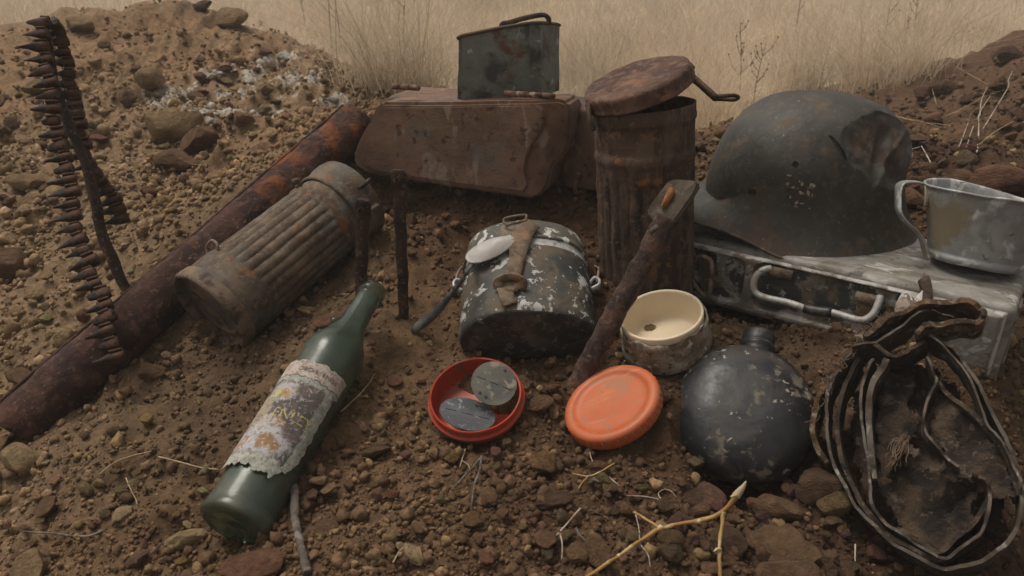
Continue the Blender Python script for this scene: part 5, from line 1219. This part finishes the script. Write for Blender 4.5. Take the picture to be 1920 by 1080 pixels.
for k, (x, z) in enumerate([(-9, -3), (-7.4, -5), (-6, -4), (-8, -8), (7, -1), (8.6, -3), (10.4, -1), (11.4, -4), (6, -6), (4.5, -3)]): fl.append(spl(x, z, .45, 2.4, 30 + k, 6))
flakes(fl, .0010, 'emblem_flakes', M_DECAL)

# ------------------------------------------------------------------ aluminium cup
CB = on_z(1824, 496, KS_Z + .004); r_, u_, t_ = VB(1826, 430); axc = (Vector((0, 0, 1)) * .97 + Vector((.12, .15, 0))).normalized()
M = frame(CB, axc, (1, .12, 0))
t = thing('metal_cup', 'weathered aluminium cup with a folding side handle standing on the case end', 'cup', M)
def cupk(a, z, r): return 1.0 + .035 * math.cos(2 * a + .4) * (z / .1)
Hc = .080
prof = [(.0005, .002), (.030, .002), (.0425, .0005), (.0470, .003), (.0495, .009)] + dense([(.0495, .009), (.0675, Hc)], .004) + [(.0692, Hc + .0006), (.0696, Hc + .002), (.0684, Hc + .003), (.0668, Hc + .0012)] + dense([(.0660, Hc - .002), (.0482, .011), (.040, .005), (.0005, .004)], .005)
def cupz(a, z, r): return (.004 * math.cos(a - 2.2) - .003 * math.cos(2 * a)) * (z / Hc) ** 2
part('wall', rough(lathe(prof, 112, lambda a, z, r: 1.0 + .03 * math.cos(2 * a + .5) * z / Hc, zf=cupz), .0012, 18), M_CUP, t)
dC = (CB - CAM).dot(F_)
hw = [W(1742, 352, dC + .005), W(1730, 344, dC + .002), W(1712, 341, dC), W(1694, 343, dC - .002), W(1686, 352, dC - .004), W(1684, 375, dC - .005), W(1686, 398, dC - .006), W(1698, 416, dC - .006), W(1716, 432, dC - .004), W(1728, 448, dC - .002), W(1734, 468, dC - .001), W(1738, 486, dC)]
part('handle', sweep(cr(local(hw, M), 6), rect(.0026, .015), up=tuple(M.inverted().to_3x3() @ Vector((.25, 1, .1)).cross(Vector((0, 0, 1))))) if False else sweep(cr(local(hw, M), 6), [(-.0075, -.0012), (.0075, -.0012), (.0085, 0), (.0075, .0012), (-.0075, .0012), (-.0085, 0)], up=(.25, 1, 0)), M_CUP, t)
hb = local([W(1742, 350, dC - .006), W(1741, 366, dC - .010), W(1739, 380, dC - .011), W(1737, 388, dC - .010)], M)
part('handle_bracket', sweep(cr(hb, 4), [(-.006, -.001), (.006, -.001), (.006, .001), (-.006, .001)], up=(1, .2, 0), scale=lambda k: 1 - .35 * k), M_CUP, t)

# ------------------------------------------------------------------ heap of coiled rotten straps
nc = CNRM; r_, u_, t_ = VB(1720, 820)
MC = frame(cp(1720, 830), nc, r_)
t = thing('coiled_straps', 'tangled coil of rotten leather straps and thin metal strips leaning on the case', 'straps', MC)
MCi = MC.inverted()
def strap(pts, width, th, mat, name, off=0.0, tilt=(0, 0), n=7, ragged=.0009):
    P_ = [MCi @ cp(x, y, off) for x, y in pts]; c = cr(P_, n); V, F = [], []; m = len(c); wv_ = Vector((tilt[0], tilt[1], -1)).normalized()
    for i, p in enumerate(c):
        tg = (c[min(i + 1, m - 1)] - c[max(i - 1, 0)]); tg.z = 0; tg = tg.normalized() if tg.length > 1e-9 else Vector((1, 0, 0)); s_ = Vector((tg.y, -tg.x, 0)); wig = .0035 * math.sin(i * .55 + px_seed(pts)) + random.uniform(-1, 1) * ragged
        fr_ = p + Vector((0, 0, wig)); K = 5
        for k in range(K): V.append(fr_ + wv_ * (width * k / (K - 1)) + s_ * (th / 2))
        for k in range(K - 1, -1, -1): V.append(fr_ + wv_ * (width * k / (K - 1)) - s_ * (th / 2))
    q = 10
    for i in range(m - 1):
        for k in range(q): l = (k + 1) % q; F.append((i * q + k, i * q + l, i * q + q + l, i * q + q + k))
    F.append(tuple(range(q - 1, -1, -1))); F.append(tuple((m - 1) * q + k for k in range(q)))
    return part(name, rough((V, F), .0012, 45), mat, t, sharp=60)
def px_seed(p): return p[0][0] * .13
strap([(1668, 575), (1648, 600), (1615, 640), (1580, 680), (1552, 715), (1530, 755), (1521, 800), (1530, 835), (1552, 868)], .050, .005, M_FELT, 'felt_strap', -.004)
strap([(1600, 660), (1572, 690), (1552, 740), (1550, 800), (1562, 860), (1580, 905), (1612, 955), (1655, 1000), (1700, 1034), (1756, 1064), (1800, 1064), (1850, 1046), (1893, 1010), (1914, 965), (1915, 900), (1890, 830), (1855, 760), (1820, 700), (1795, 660), (1762, 634), (1738, 628)], .046, .0030, M_STRIP, 'outer_band')
strap([(1612, 668), (1582, 720), (1570, 790), (1580, 860), (1604, 920), (1640, 975), (1690, 1016), (1740, 1044), (1770, 1050)], .046, .004, M_LEATHER, 'leather_band', -.003)
strap([(1640, 672), (1626, 700), (1616, 740), (1618, 800), (1628, 870), (1632, 930), (1650, 972), (1690, 1000), (1735, 1030), (1768, 1050), (1800, 1030), (1838, 996), (1854, 950), (1856, 915), (1842, 896), (1822, 888)], .044, .0026, M_STRIP, 'inner_band', .002)
strap([(1662, 678), (1640, 716), (1630, 770), (1634, 850), (1640, 900)], .04, .005, M_STRIP, 'split_band', .006)
strap([(1860, 920), (1838, 960), (1800, 1000), (1762, 1034), (1720, 1008), (1680, 985)], .04, .004, M_LEATHER, 'leather_band', -.006)
strap([(1738, 672), (1748, 700), (1756, 716), (1742, 745), (1731, 785), (1742, 820), (1770, 852), (1798, 880)], .042, .0022, M_STRIP, 'bent_band', .004)
strap([(1752, 710), (1790, 745), (1840, 790), (1875, 830), (1900, 880), (1912, 930)], .035, .004, M_LEATHER, 'leather_band', -.004)
strap([(1742, 632), (1785, 668), (1822, 725), (1852, 800), (1890, 850), (1912, 905), (1917, 930)], .03, .002, M_STRIP, 'thin_band', .006)
strap([(1600, 655), (1640, 648), (1672, 632), (1705, 605), (1742, 588)], .045, .0022, M_STRIP, 'edge_band', .010)
strap([(1622, 640), (1660, 612), (1700, 590), (1745, 578), (1800, 576), (1832, 586), (1842, 600), (1828, 614), (1790, 617), (1745, 622), (1720, 634)], .040, .005, M_FELT, 'felt_strap', .016)
strap([(1745, 590), (1768, 596), (1788, 606)], .03, .0015, M_STRIP, 'edge_band', .010)
strap([(1640, 650), (1668, 668), (1700, 664), (1736, 640)], .045, .004, M_LEATHER, 'leather_fold', .006)
def sheet(poly, off, mat, name, dish=.012):
    n = 70; xs_ = [p[0] for p in poly]; ys_ = [p[1] for p in poly]; x0, x1, y0, y1 = min(xs_), max(xs_), min(ys_), max(ys_); V, F, idx = [], [], {}
    def ins(x, y):
        c = False; j = len(poly) - 1
        for i in range(len(poly)):
            if (poly[i][1] > y) != (poly[j][1] > y) and x < (poly[j][0] - poly[i][0]) * (y - poly[i][1]) / (poly[j][1] - poly[i][1]) + poly[i][0]: c = not c
            j = i
        return c
    def vert(i, j):
        if (i, j) not in idx:
            x, y = x0 + (x1 - x0) * i / n, y0 + (y1 - y0) * j / n; p = MCi @ cp(x, y, off); p.z -= dish * math.sin(math.pi * i / n) + .003 * math.sin(i * .13 + j * .11); idx[(i, j)] = len(V); V.append(p)
        return idx[(i, j)]
    for i in range(n):
        for j in range(n):
            if ins(x0 + (x1 - x0) * (i + .5) / n + 4 * math.sin(j * .63) + 2 * math.sin(j * 1.9), y0 + (y1 - y0) * (j + .5) / n + 4 * math.sin(i * .71) + 2 * math.sin(i * 2.3)): F.append((vert(i, j), vert(i, j + 1), vert(i + 1, j + 1), vert(i + 1, j)))
    V2 = [v - Vector((0, 0, .003)) for v in V]; k = len(V)
    part(name, rough((V + V2, F + [tuple(q + k for q in f[::-1]) for f in F]), .0016, 70), mat, t)
sheet([(1655, 690), (1715, 668), (1712, 700), (1700, 745), (1728, 768), (1716, 800), (1690, 805), (1692, 830), (1662, 860), (1672, 905), (1700, 935), (1760, 965), (1800, 930), (1835, 900), (1815, 1000), (1765, 1030), (1690, 985), (1648, 900), (1640, 780)], -.022, M_LEATHER, 'leather_flap')
sheet([(1760, 720), (1800, 745), (1850, 800), (1885, 850), (1905, 930), (1870, 930), (1800, 880), (1745, 810)], -.010, M_LEATHER, 'leather_flap', .006)
sheet([(1690, 820), (1740, 850), (1808, 884), (1796, 898), (1730, 872), (1692, 840)], -.008, M_LEATHER, 'leather_tongue', .002)
sc_ = [MCi @ cp(x, y, -.012) for x, y in ((1675, 602), (1682, 560), (1692, 538), (1700, 534), (1712, 556), (1716, 548), (1730, 536), (1730, 578), (1712, 590))]
part('scrap_plate', xf(rough(prism([(p.x, p.y) for p in sc_], .0015), .0015, 90), Matrix.Translation((0, 0, -.012))), M_SCRAP, t)
sheet([(1610, 690), (1660, 660), (1740, 650), (1790, 690), (1850, 790), (1895, 900), (1890, 980), (1830, 1030), (1765, 1048), (1690, 1010), (1630, 950), (1600, 850), (1590, 760)], -.046, M_LEATHER, 'shade_backing', .004)  # dark sheet added behind the bands to imitate the deep shade between them
fb = []
rg = random.Random(5)
for k in range(70):
    q = rg.random(); bx_, by_ = np.interp(q, [0, .35, .7, 1], [1668, 1612, 1560, 1528]), np.interp(q, [0, .35, .7, 1], [590, 640, 705, 790]); bx_ += rg.uniform(-6, 6); by_ += rg.uniform(-6, 6)
    pts = [MCi @ cp(bx_, by_, .002)]
    for s_ in range(3): bx_ += rg.uniform(-13, 6); by_ += rg.uniform(-9, 12); pts.append(MCi @ cp(bx_, by_, rg.uniform(.0, .008)))
    fb.append(tube(cr(pts, 3), .00035, 4))
for k in range(16):
    bx_, by_ = rg.uniform(1690, 1705), rg.uniform(815, 830); pts = []
    for s_ in range(5): pts.append(MCi @ cp(bx_, by_, .006 + rg.uniform(-.004, .004))); bx_ += rg.uniform(-16, 3); by_ += rg.uniform(2, 24)
    fb.append(tube(cr(pts, 4), .0004, 4))
tag(part('loose_fibres', join(*fb), M_FIBRE, t), kind='stuff')

# ------------------------------------------------------------------ golden vine twig
V0 = hit(1360, 960, .02); dv = .635
def vp(px, py, d): return W(px, py, d)
MV = Matrix.Translation(vp(1356, 960, .64))
t = thing('vine_twig', 'golden dry vine twig with pale nodes forking over the clods', 'twig', MV)
def vtube(pts, r0, r1, name='stem', mat=M_VINE):
    c = cr(local([vp(*p) for p in pts], MV), 7); return part(name, rough(sweep(c, circ(1.0, 10), scale=lambda k: .66 * (r0 + (r1 - r0) * k) * (1 + .10 * math.sin(k * 21))), .0005, 90), mat, t)
vtube([(1385, 924, .635), (1372, 942, .638), (1355, 960, .64), (1335, 970, .643), (1310, 977, .645), (1275, 983, .65), (1238, 990, .65)], .0032, .0028)
vtube([(1238, 990, .65), (1200, 1014, .638), (1160, 1042, .622), (1125, 1066, .607), (1085, 1092, .592)], .0027, .0020)
vtube([(1238, 990, .65), (1215, 975, .66), (1188, 960, .67)], .0022, .0012)
vtube([(1357, 962, .64), (1354, 985, .635), (1350, 1010, .63), (1349, 1032, .625), (1350, 1060, .62), (1350, 1092, .615)], .0027, .0022)
for (x, y, d, r) in ((1238, 990, .65, .0042), (1311, 977, .645, .0034), (1356, 961, .64, .0040), (1349, 1031, .625, .0036), (1161, 1042, .622, .003)):
    V, F = ico(2); nd_ = part('node', rough((V * r * .68, [tuple(q) for q in F]), .0006, 300), M_NODE, t); nd_.location = MV.inverted() @ vp(x, y, d)
bt = local([vp(1380, 930, .634), vp(1388, 920, .632), vp(1394, 912, .63), vp(1399, 902, .628)], MV)
part('bud', sweep(cr(bt, 5), circ(1.0, 10), scale=lambda k: .0034 * (1 - k) ** .7 + .0003), M_NODE, t)
part('thorn', sweep(local([vp(1384, 926, .633), vp(1375, 930, .63), vp(1369, 931, .628)], MV), circ(1.0, 8), scale=lambda k: .0022 * (1 - k) + .0003), M_NODE, t)
part('thorn', sweep(local([vp(1350, 1030, .625), vp(1343, 1030, .622), vp(1338, 1034, .62)], MV), circ(1.0, 8), scale=lambda k: .0018 * (1 - k) + .0003), M_NODE, t)

# ------------------------------------------------------------------ sticks, stems and roots on the soil
def strand_obj(pts, r0, r1, mat, name, label, cat, lift=.003, sub=None, group=None, lifts=None):
    P_, D_ = hits([p[0] for p in pts], [p[1] for p in pts]); c = [Vector(p) + Vector((0, 0, lifts[i] if lifts else lift)) for i, p in enumerate(P_)]; M = Matrix.Translation(c[0]); vf = []
    vf.append(sweep(cr(local(c, M), 6), circ(1.0, 7), scale=lambda k: r0 + (r1 - r0) * k))
    for s_ in (sub or []):
        Q_, _ = hits([p[0] for p in s_], [p[1] for p in s_]); q_ = [Vector(p) + Vector((0, 0, lift)) for p in Q_]; vf.append(sweep(cr(local(q_, M), 6), circ(1.0, 7), scale=lambda k: (r0 + (r1 - r0) * k) * .8))
    return solo(name, rough(join(*vf), r0 * .25, 150), mat, label, cat, M, group)
strand_obj([(551, 880), (553, 930), (556, 985), (562, 1020), (572, 1062), (578, 1084)], .0038, .0040, M_TWIG, 'stick', 'grey crooked stick right of the bottle base at the bottom edge', 'stick', .006)
strand_obj([(300, 868), (340, 878), (375, 888), (412, 893)], .0007, .0009, M_STRAW, 'dry_straw', 'pale straw running from the bottle label across the soil', 'straw', .008)
strand_obj([(640, 778), (668, 752), (690, 728), (704, 705)], .0009, .0005, M_STRAW, 'dry_straw', 'pale straw lying right of the bottle shoulder', 'straw', .004, sub=[[(665, 755), (676, 748), (695, 752)]])
strand_obj([(188, 893), (215, 872), (245, 860), (285, 850)], .0007, .0004, M_STRAW, 'dry_straw', 'thin straw on the bare soil left of the bottle', 'straw', .003)
strand_obj([(238, 902), (246, 922), (256, 942), (259, 952)], .0006, .0004, M_STRAW, 'dry_straw', 'short curved straw left of the bottle base', 'straw', .004)
strand_obj([(848, 928), (868, 905), (885, 888), (903, 866)], .0009, .0012, M_TWIG, 'dry_twig', 'grey twig forming the left leg of the dry fork below the orange dish', 'twig', .006)
strand_obj([(904, 866), (899, 895), (890, 920), (884, 968)], .0014, .0008, M_TWIG, 'dry_twig', 'grey twig forming the right leg of the dry fork below the orange dish', 'twig', .007)
strand_obj([(873, 846), (866, 868), (862, 880)], .0007, .0005, M_STRAW, 'dry_straw', 'tiny straw just below the orange dish', 'straw', .003, sub=[[(866, 868), (878, 876), (882, 890)]])
strand_obj([(1152, 878), (1125, 894), (1102, 902), (1072, 897)], .0011, .0006, M_VINE, 'straw_fork', 'yellow forked straw below the orange lid', 'straw', .006, sub=[[(1102, 902), (1092, 914), (1084, 926)]])
strand_obj([(1105, 842), (1108, 866), (1122, 890), (1145, 906), (1162, 920)], .0006, .0005, M_ROOT, 'hair_root', 'thin white root crossing the yellow forked straw', 'root', .005)
strand_obj([(1174, 942), (1210, 944), (1240, 951), (1258, 958)], .0005, .0005, M_ROOT, 'hair_root', 'thin white looped root above the golden vine', 'root', .008, sub=[[(1240, 951), (1233, 938), (1245, 930), (1258, 934), (1266, 944)]])
strand_obj([(1190, 968), (1197, 1000), (1200, 1030), (1214, 1050), (1218, 1072)], .0006, .0004, M_ROOT, 'hair_root', 'thin white root hanging below the fork of the golden vine', 'root', .006)
strand_obj([(1044, 1014), (1066, 988), (1088, 962)], .0009, .0007, M_ROOT, 'hair_root', 'short pale root sprig in the clods left of the vine', 'root', .006, sub=[[(1050, 1010), (1054, 1030), (1053, 1060)]])
strand_obj([(1080, 1004), (1088, 1018), (1106, 1036)], .0010, .0007, M_TWIG, 'dry_twig', 'short grey twig on the roundish clod left of the vine', 'twig', .008)
strand_obj([(1602, 1030), (1601, 1062)], .0008, .0006, M_ROOT, 'hair_root', 'tiny white root tip below the coiled straps', 'root', .006)
strand_obj([(1112, 904), (1130, 912), (1150, 920)], .0016, .0010, M_TWIG, 'dry_twig', 'dark short twig under the yellow forked straw', 'twig', .004)
strand_obj([(200, 1000), (160, 1012), (100, 1006), (40, 1002)], .0012, .0009, M_TWIG, 'dry_twig', 'dark twig in the gravel at the lower left', 'twig', .004)
strand_obj([(285, 1046), (300, 1030), (320, 1016)], .0009, .0007, M_TWIG, 'dry_twig', 'short grey twig under the pale stone by the bottle base', 'twig', .005)
strand_obj([(738, 1062), (748, 1042), (758, 1032)], .0007, .0005, M_STRAW, 'dry_straw', 'short straw at the bottom of the middle foreground', 'straw', .004)
P_ = hit(772, 1040)
solo('bark_scrap', rough(prism([(-.018, -.004), (-.014, .005), (.002, .008), (.014, .004), (.019, -.003), (.012, -.008), (-.003, -.006)], .006, .002), .003, 60), layered('bark', (.17, .12, .065), [dict(c=(.08, .05, .03), s=120, t=.5), dict(c=(.26, .19, .10), s=60, t=.58)], .9), 'yellowish crumpled bark scrap at the bottom of the middle foreground', 'bark', Matrix.Translation(P_) @ Matrix.Rotation(-.7, 4, 'Z') @ Matrix.Rotation(.3, 4, 'X'))
# roots and straws on the right spoil bank
RT = [([(1826, 310), (1830, 262), (1832, 232), (1852, 198)], .0016, .0008, 'branching white root standing up from the right spoil bank', [[(1832, 232), (1818, 262), (1806, 300)], [(1832, 238), (1836, 205), (1846, 182)]]),
      ([(1838, 262), (1862, 222), (1886, 180), (1886, 168), (1894, 150)], .0012, .0007, 'long curved white root on the right spoil bank', None),
      ([(1792, 300), (1806, 262), (1816, 232)], .0010, .0005, 'thin root stalk left of the branching white root', None),
      ([(1704, 320), (1703, 295), (1697, 275)], .0012, .0007, 'short white root behind the helmet rear', [[(1700, 305), (1720, 300)]]),
      ([(1739, 331), (1730, 312), (1722, 298)], .0011, .0008, 'white root tip above the cup handle', None),
      ([(1752, 212), (1744, 180), (1740, 146)], .0009, .0004, 'lone upright straw on the dark clod of the spoil bank', None),
      ([(1670, 234), (1710, 246), (1745, 250), (1778, 256)], .0010, .0006, 'yellow straw lying right of the helmet', [[(1690, 240), (1730, 248), (1760, 262)]]),
      ([(1790, 140), (1815, 155), (1848, 176)], .0010, .0006, 'pale straw lying across the upper spoil bank', None),
      ([(1760, 240), (1800, 222), (1840, 200), (1880, 186)], .0009, .0005, 'long pale straw along the upper spoil bank', None),
      ([(1830, 295), (1860, 270), (1895, 248)], .0009, .0005, 'dull straw lying right of the branching root', None)]
for pts, a, b_, lab, sb in RT:
        strand_obj(pts, a, b_, M_STRAW if 'straw' in lab else M_ROOT, 'dry_straw' if 'straw' in lab else 'white_root', lab, 'straw' if 'straw' in lab else 'root', .024, sub=sb)

# ------------------------------------------------------------------ dry grass of the field (stuff) and the weeds one can count
def grass_mat():
    b = NB('dry_grass'); a = b.N('Attribute', attribute_name='Col').outputs[0]
    b.S(b.p.inputs['Base Color'], a); b.p.inputs['Roughness'].default_value = .85; b.p.inputs['Specular IOR Level'].default_value = .2
    tr = b.N('BsdfTranslucent'); b.L(a, tr.inputs[0]); ms = b.N('MixShader'); ms.inputs[0].default_value = .42; b.L(b.p.outputs[0], ms.inputs[1]); b.L(tr.outputs[0], ms.inputs[2]); b.L(ms.outputs[0], b.out.inputs[0]); return b.m
def blades(n, y0, y1, wide, hmul, name, label):
    yy = np.exp(RNG.uniform(math.log(y0), math.log(y1), n)); xx = RNG.uniform(-1, 1, n) * (yy * .78 + .5)
    tuft = vn2(xx, yy, 2.6, 71) + .6 * vn2(xx, yy, 7, 72); g = G0(xx, yy); fld = straw(xx, yy)
    ok = (fld > RNG.uniform(.25, .9, n)) & (tuft > RNG.uniform(-.9, .5, n)); xx, yy, tuft, g = xx[ok], yy[ok], tuft[ok], g[ok]; n = len(xx)
    tx, ty = [], []
    for (px_, py_, m_) in TUFTS:
        q_ = hit(px_, py_); k_ = RNG.normal(size=(m_, 2)) * .055 * (q_.y / 3); tx.append(q_.x + k_[:, 0]); ty.append(q_.y + k_[:, 1])
    tx, ty = np.concatenate(tx), np.concatenate(ty); xx, yy, g = np.concatenate([xx, tx]), np.concatenate([yy, ty]), np.concatenate([g, G0(tx, ty)]); tuft = np.concatenate([tuft, np.full(len(tx), .9)]); n = len(xx)
    h = (.13 + .16 * np.clip(tuft + .4, 0, 1.4)) * RNG.uniform(.45, 1.25, n) * hmul
    az = RNG.uniform(0, 2 * math.pi, n); lean = np.abs(RNG.normal(size=n)) * .8 + .1; wb = RNG.uniform(0, 2 * math.pi, n)
    wd = np.clip(yy * .00042, .0009, .005) * RNG.uniform(.7, 1.3, n) * wide
    K = 4; V = np.zeros((n, K * 2, 3)); 
    for k in range(K):
        s = k / (K - 1); out = lean * h * s ** 1.8 * 1.1; z = h * s * (1 - .25 * lean * s)
        cx, cy, cz = xx + np.cos(az) * out, yy + np.sin(az) * out, g + z - .01
        ww = wd * (1 - .85 * s)
        V[:, 2 * k] = np.stack([cx - np.cos(wb) * ww, cy - np.sin(wb) * ww, cz], 1); V[:, 2 * k + 1] = np.stack([cx + np.cos(wb) * ww, cy + np.sin(wb) * ww, cz], 1)
    F = np.array([[2 * k, 2 * k + 1, 2 * k + 3, 2 * k + 2] for k in range(K - 1)]); Fa = (F[None] + (np.arange(n) * K * 2)[:, None, None]).reshape(-1, 4)
    c = np.array([.72, .60, .45]) * RNG.uniform(.72, 1.15, (n, 1)); gk = (vn2(xx, yy, 1.1, 75) * .5 + .5)[:, None]; c = c * (1 - .35 * gk) + np.array([.42, .33, .24]) * .35 * gk
    c = c * (1 + .22 * vn2(xx, yy, 3.4, 77) + .12 * vn2(xx, yy, 11, 78))[:, None] * np.where(RNG.uniform(size=(n, 1)) < .06, np.array([[.55, .48, .42]]), 1.0)
    Cc = np.repeat(c, K * 2, 0)
    return tag(put(name, mesh(name, V.reshape(-1, 3), Fa, True, {'Col': Cc}), M_GRASS), label, None, None, 'stuff')
M_GRASS = grass_mat()
TUFTS = [(1110, 172, 500), (1070, 150, 350), (1160, 120, 400), (1330, 230, 350), (1300, 180, 300), (1570, 140, 600), (1500, 175, 350), (1620, 165, 400), (700, 160, 300), (780, 175, 350), (820, 150, 300), (1800, 75, 400), (1700, 150, 300), (1250, 90, 400), (900, 20, 500), (600, 40, 300)]
blades(150000, 1.7, 16, 1.0, 1.0, 'dry_grass', 'pale dry grass of the field behind the spoil')
def weed(px, py, h, label, seed, br=6):
    rg = random.Random(seed); p = hit(px, py); d = (p - CAM).dot(F_); r = max(.0012, d * .0009); M = Matrix.Translation(p)
    t = thing('dry_weed', label, 'weed', M, 'dry weeds in the field'); lx, ly = rg.uniform(-.12, .12), rg.uniform(-.1, .1)
    st = [Vector((lx * h * s * s, ly * h * s, h * s)) for s in (0, .25, .5, .75, 1)]
    part('stem', sweep(cr(st, 4), circ(1.0, 6), scale=lambda k: r * (1 - .7 * k)), M_BROWNTWIG, t)
    for k in range(br):
        s = rg.uniform(.35, .95); b0 = Vector((lx * h * s * s, ly * h * s, h * s)); a = rg.uniform(0, 6.28); ln = h * rg.uniform(.12, .28)
        e1 = b0 + Vector((math.cos(a) * ln * .5, math.sin(a) * ln * .3, ln * .45)); e2 = e1 + Vector((math.cos(a) * ln * .25, 0, ln * .55))
        part('branch', join(sweep([b0, e1, e2], circ(1.0, 5), scale=lambda k: r * .6 * (1 - .6 * k)), *[tube([q_, q_ + Vector((.001, 0, .006))], r * 1.1, 5) for q_ in (e1, e2)]), M_BROWNTWIG, t)
weed(1385, 196, .30, 'branching brown weed between the canister latch and the helmet', 1, 9)
weed(1412, 200, .24, 'faint brown weed just right of the branching weed', 2, 8)
weed(640, 92, .42, 'thin dark stalk in the grass above the heap crest', 3, 1)
weed(575, 66, .45, 'tall thin stalk behind the low crest of the heap', 4, 1)
weed(622, 92, .5, 'tall dark stalk next to the crest of the heap', 5, 1)
weed(758, 110, .42, 'leaning stalk left of the green can', 6, 3)
weed(1646, 130, .42, 'forked brown stalk in the grass above the helmet', 7, 3)
weed(1712, 70, .34, 'dark branching weed on the field above the spoil bank', 8, 6)
weed(1490, 72, .5, 'slender weed stalk in the grass above the helmet dome', 9, 4)
weed(1690, 105, .25, 'bent short weed stem beside the spoil bank', 10, 2)

# ------------------------------------------------------------------ haze volume added to imitate a milky lens veil
HZ0, HZ1 = float(zz.min()) - 1.0, 1.0
V, F = rbox(60, 60, HZ1 - HZ0, .01, 1, (0, 25, (HZ0 + HZ1) / 2))
bm = bmesh.new(); bmesh.ops.create_cube(bm, size=1.0); bm.verts.index_update()
V = [(v.co.x * 200, v.co.y * 190 + 55, HZ0 + (v.co.z + .5) * (HZ1 - HZ0)) for v in bm.verts]; F = [tuple(v.index for v in f.verts) for f in bm.faces]; bm.free()
hm = bpy.data.materials.new('haze'); hm.use_nodes = True; ht = hm.node_tree; ht.nodes.clear(); ho_ = ht.nodes.new('ShaderNodeOutputMaterial'); hv = ht.nodes.new('ShaderNodeVolumePrincipled')
hv.inputs['Color'].default_value = (.93, .90, .85, 1); hv.inputs['Density'].default_value = .017; ht.links.new(hv.outputs[0], ho_.inputs['Volume'])
tag(put('haze', mesh('haze', V, F, False), hm), 'thin pale haze added over field and finds to imitate a lens veil', None, None, 'stuff')
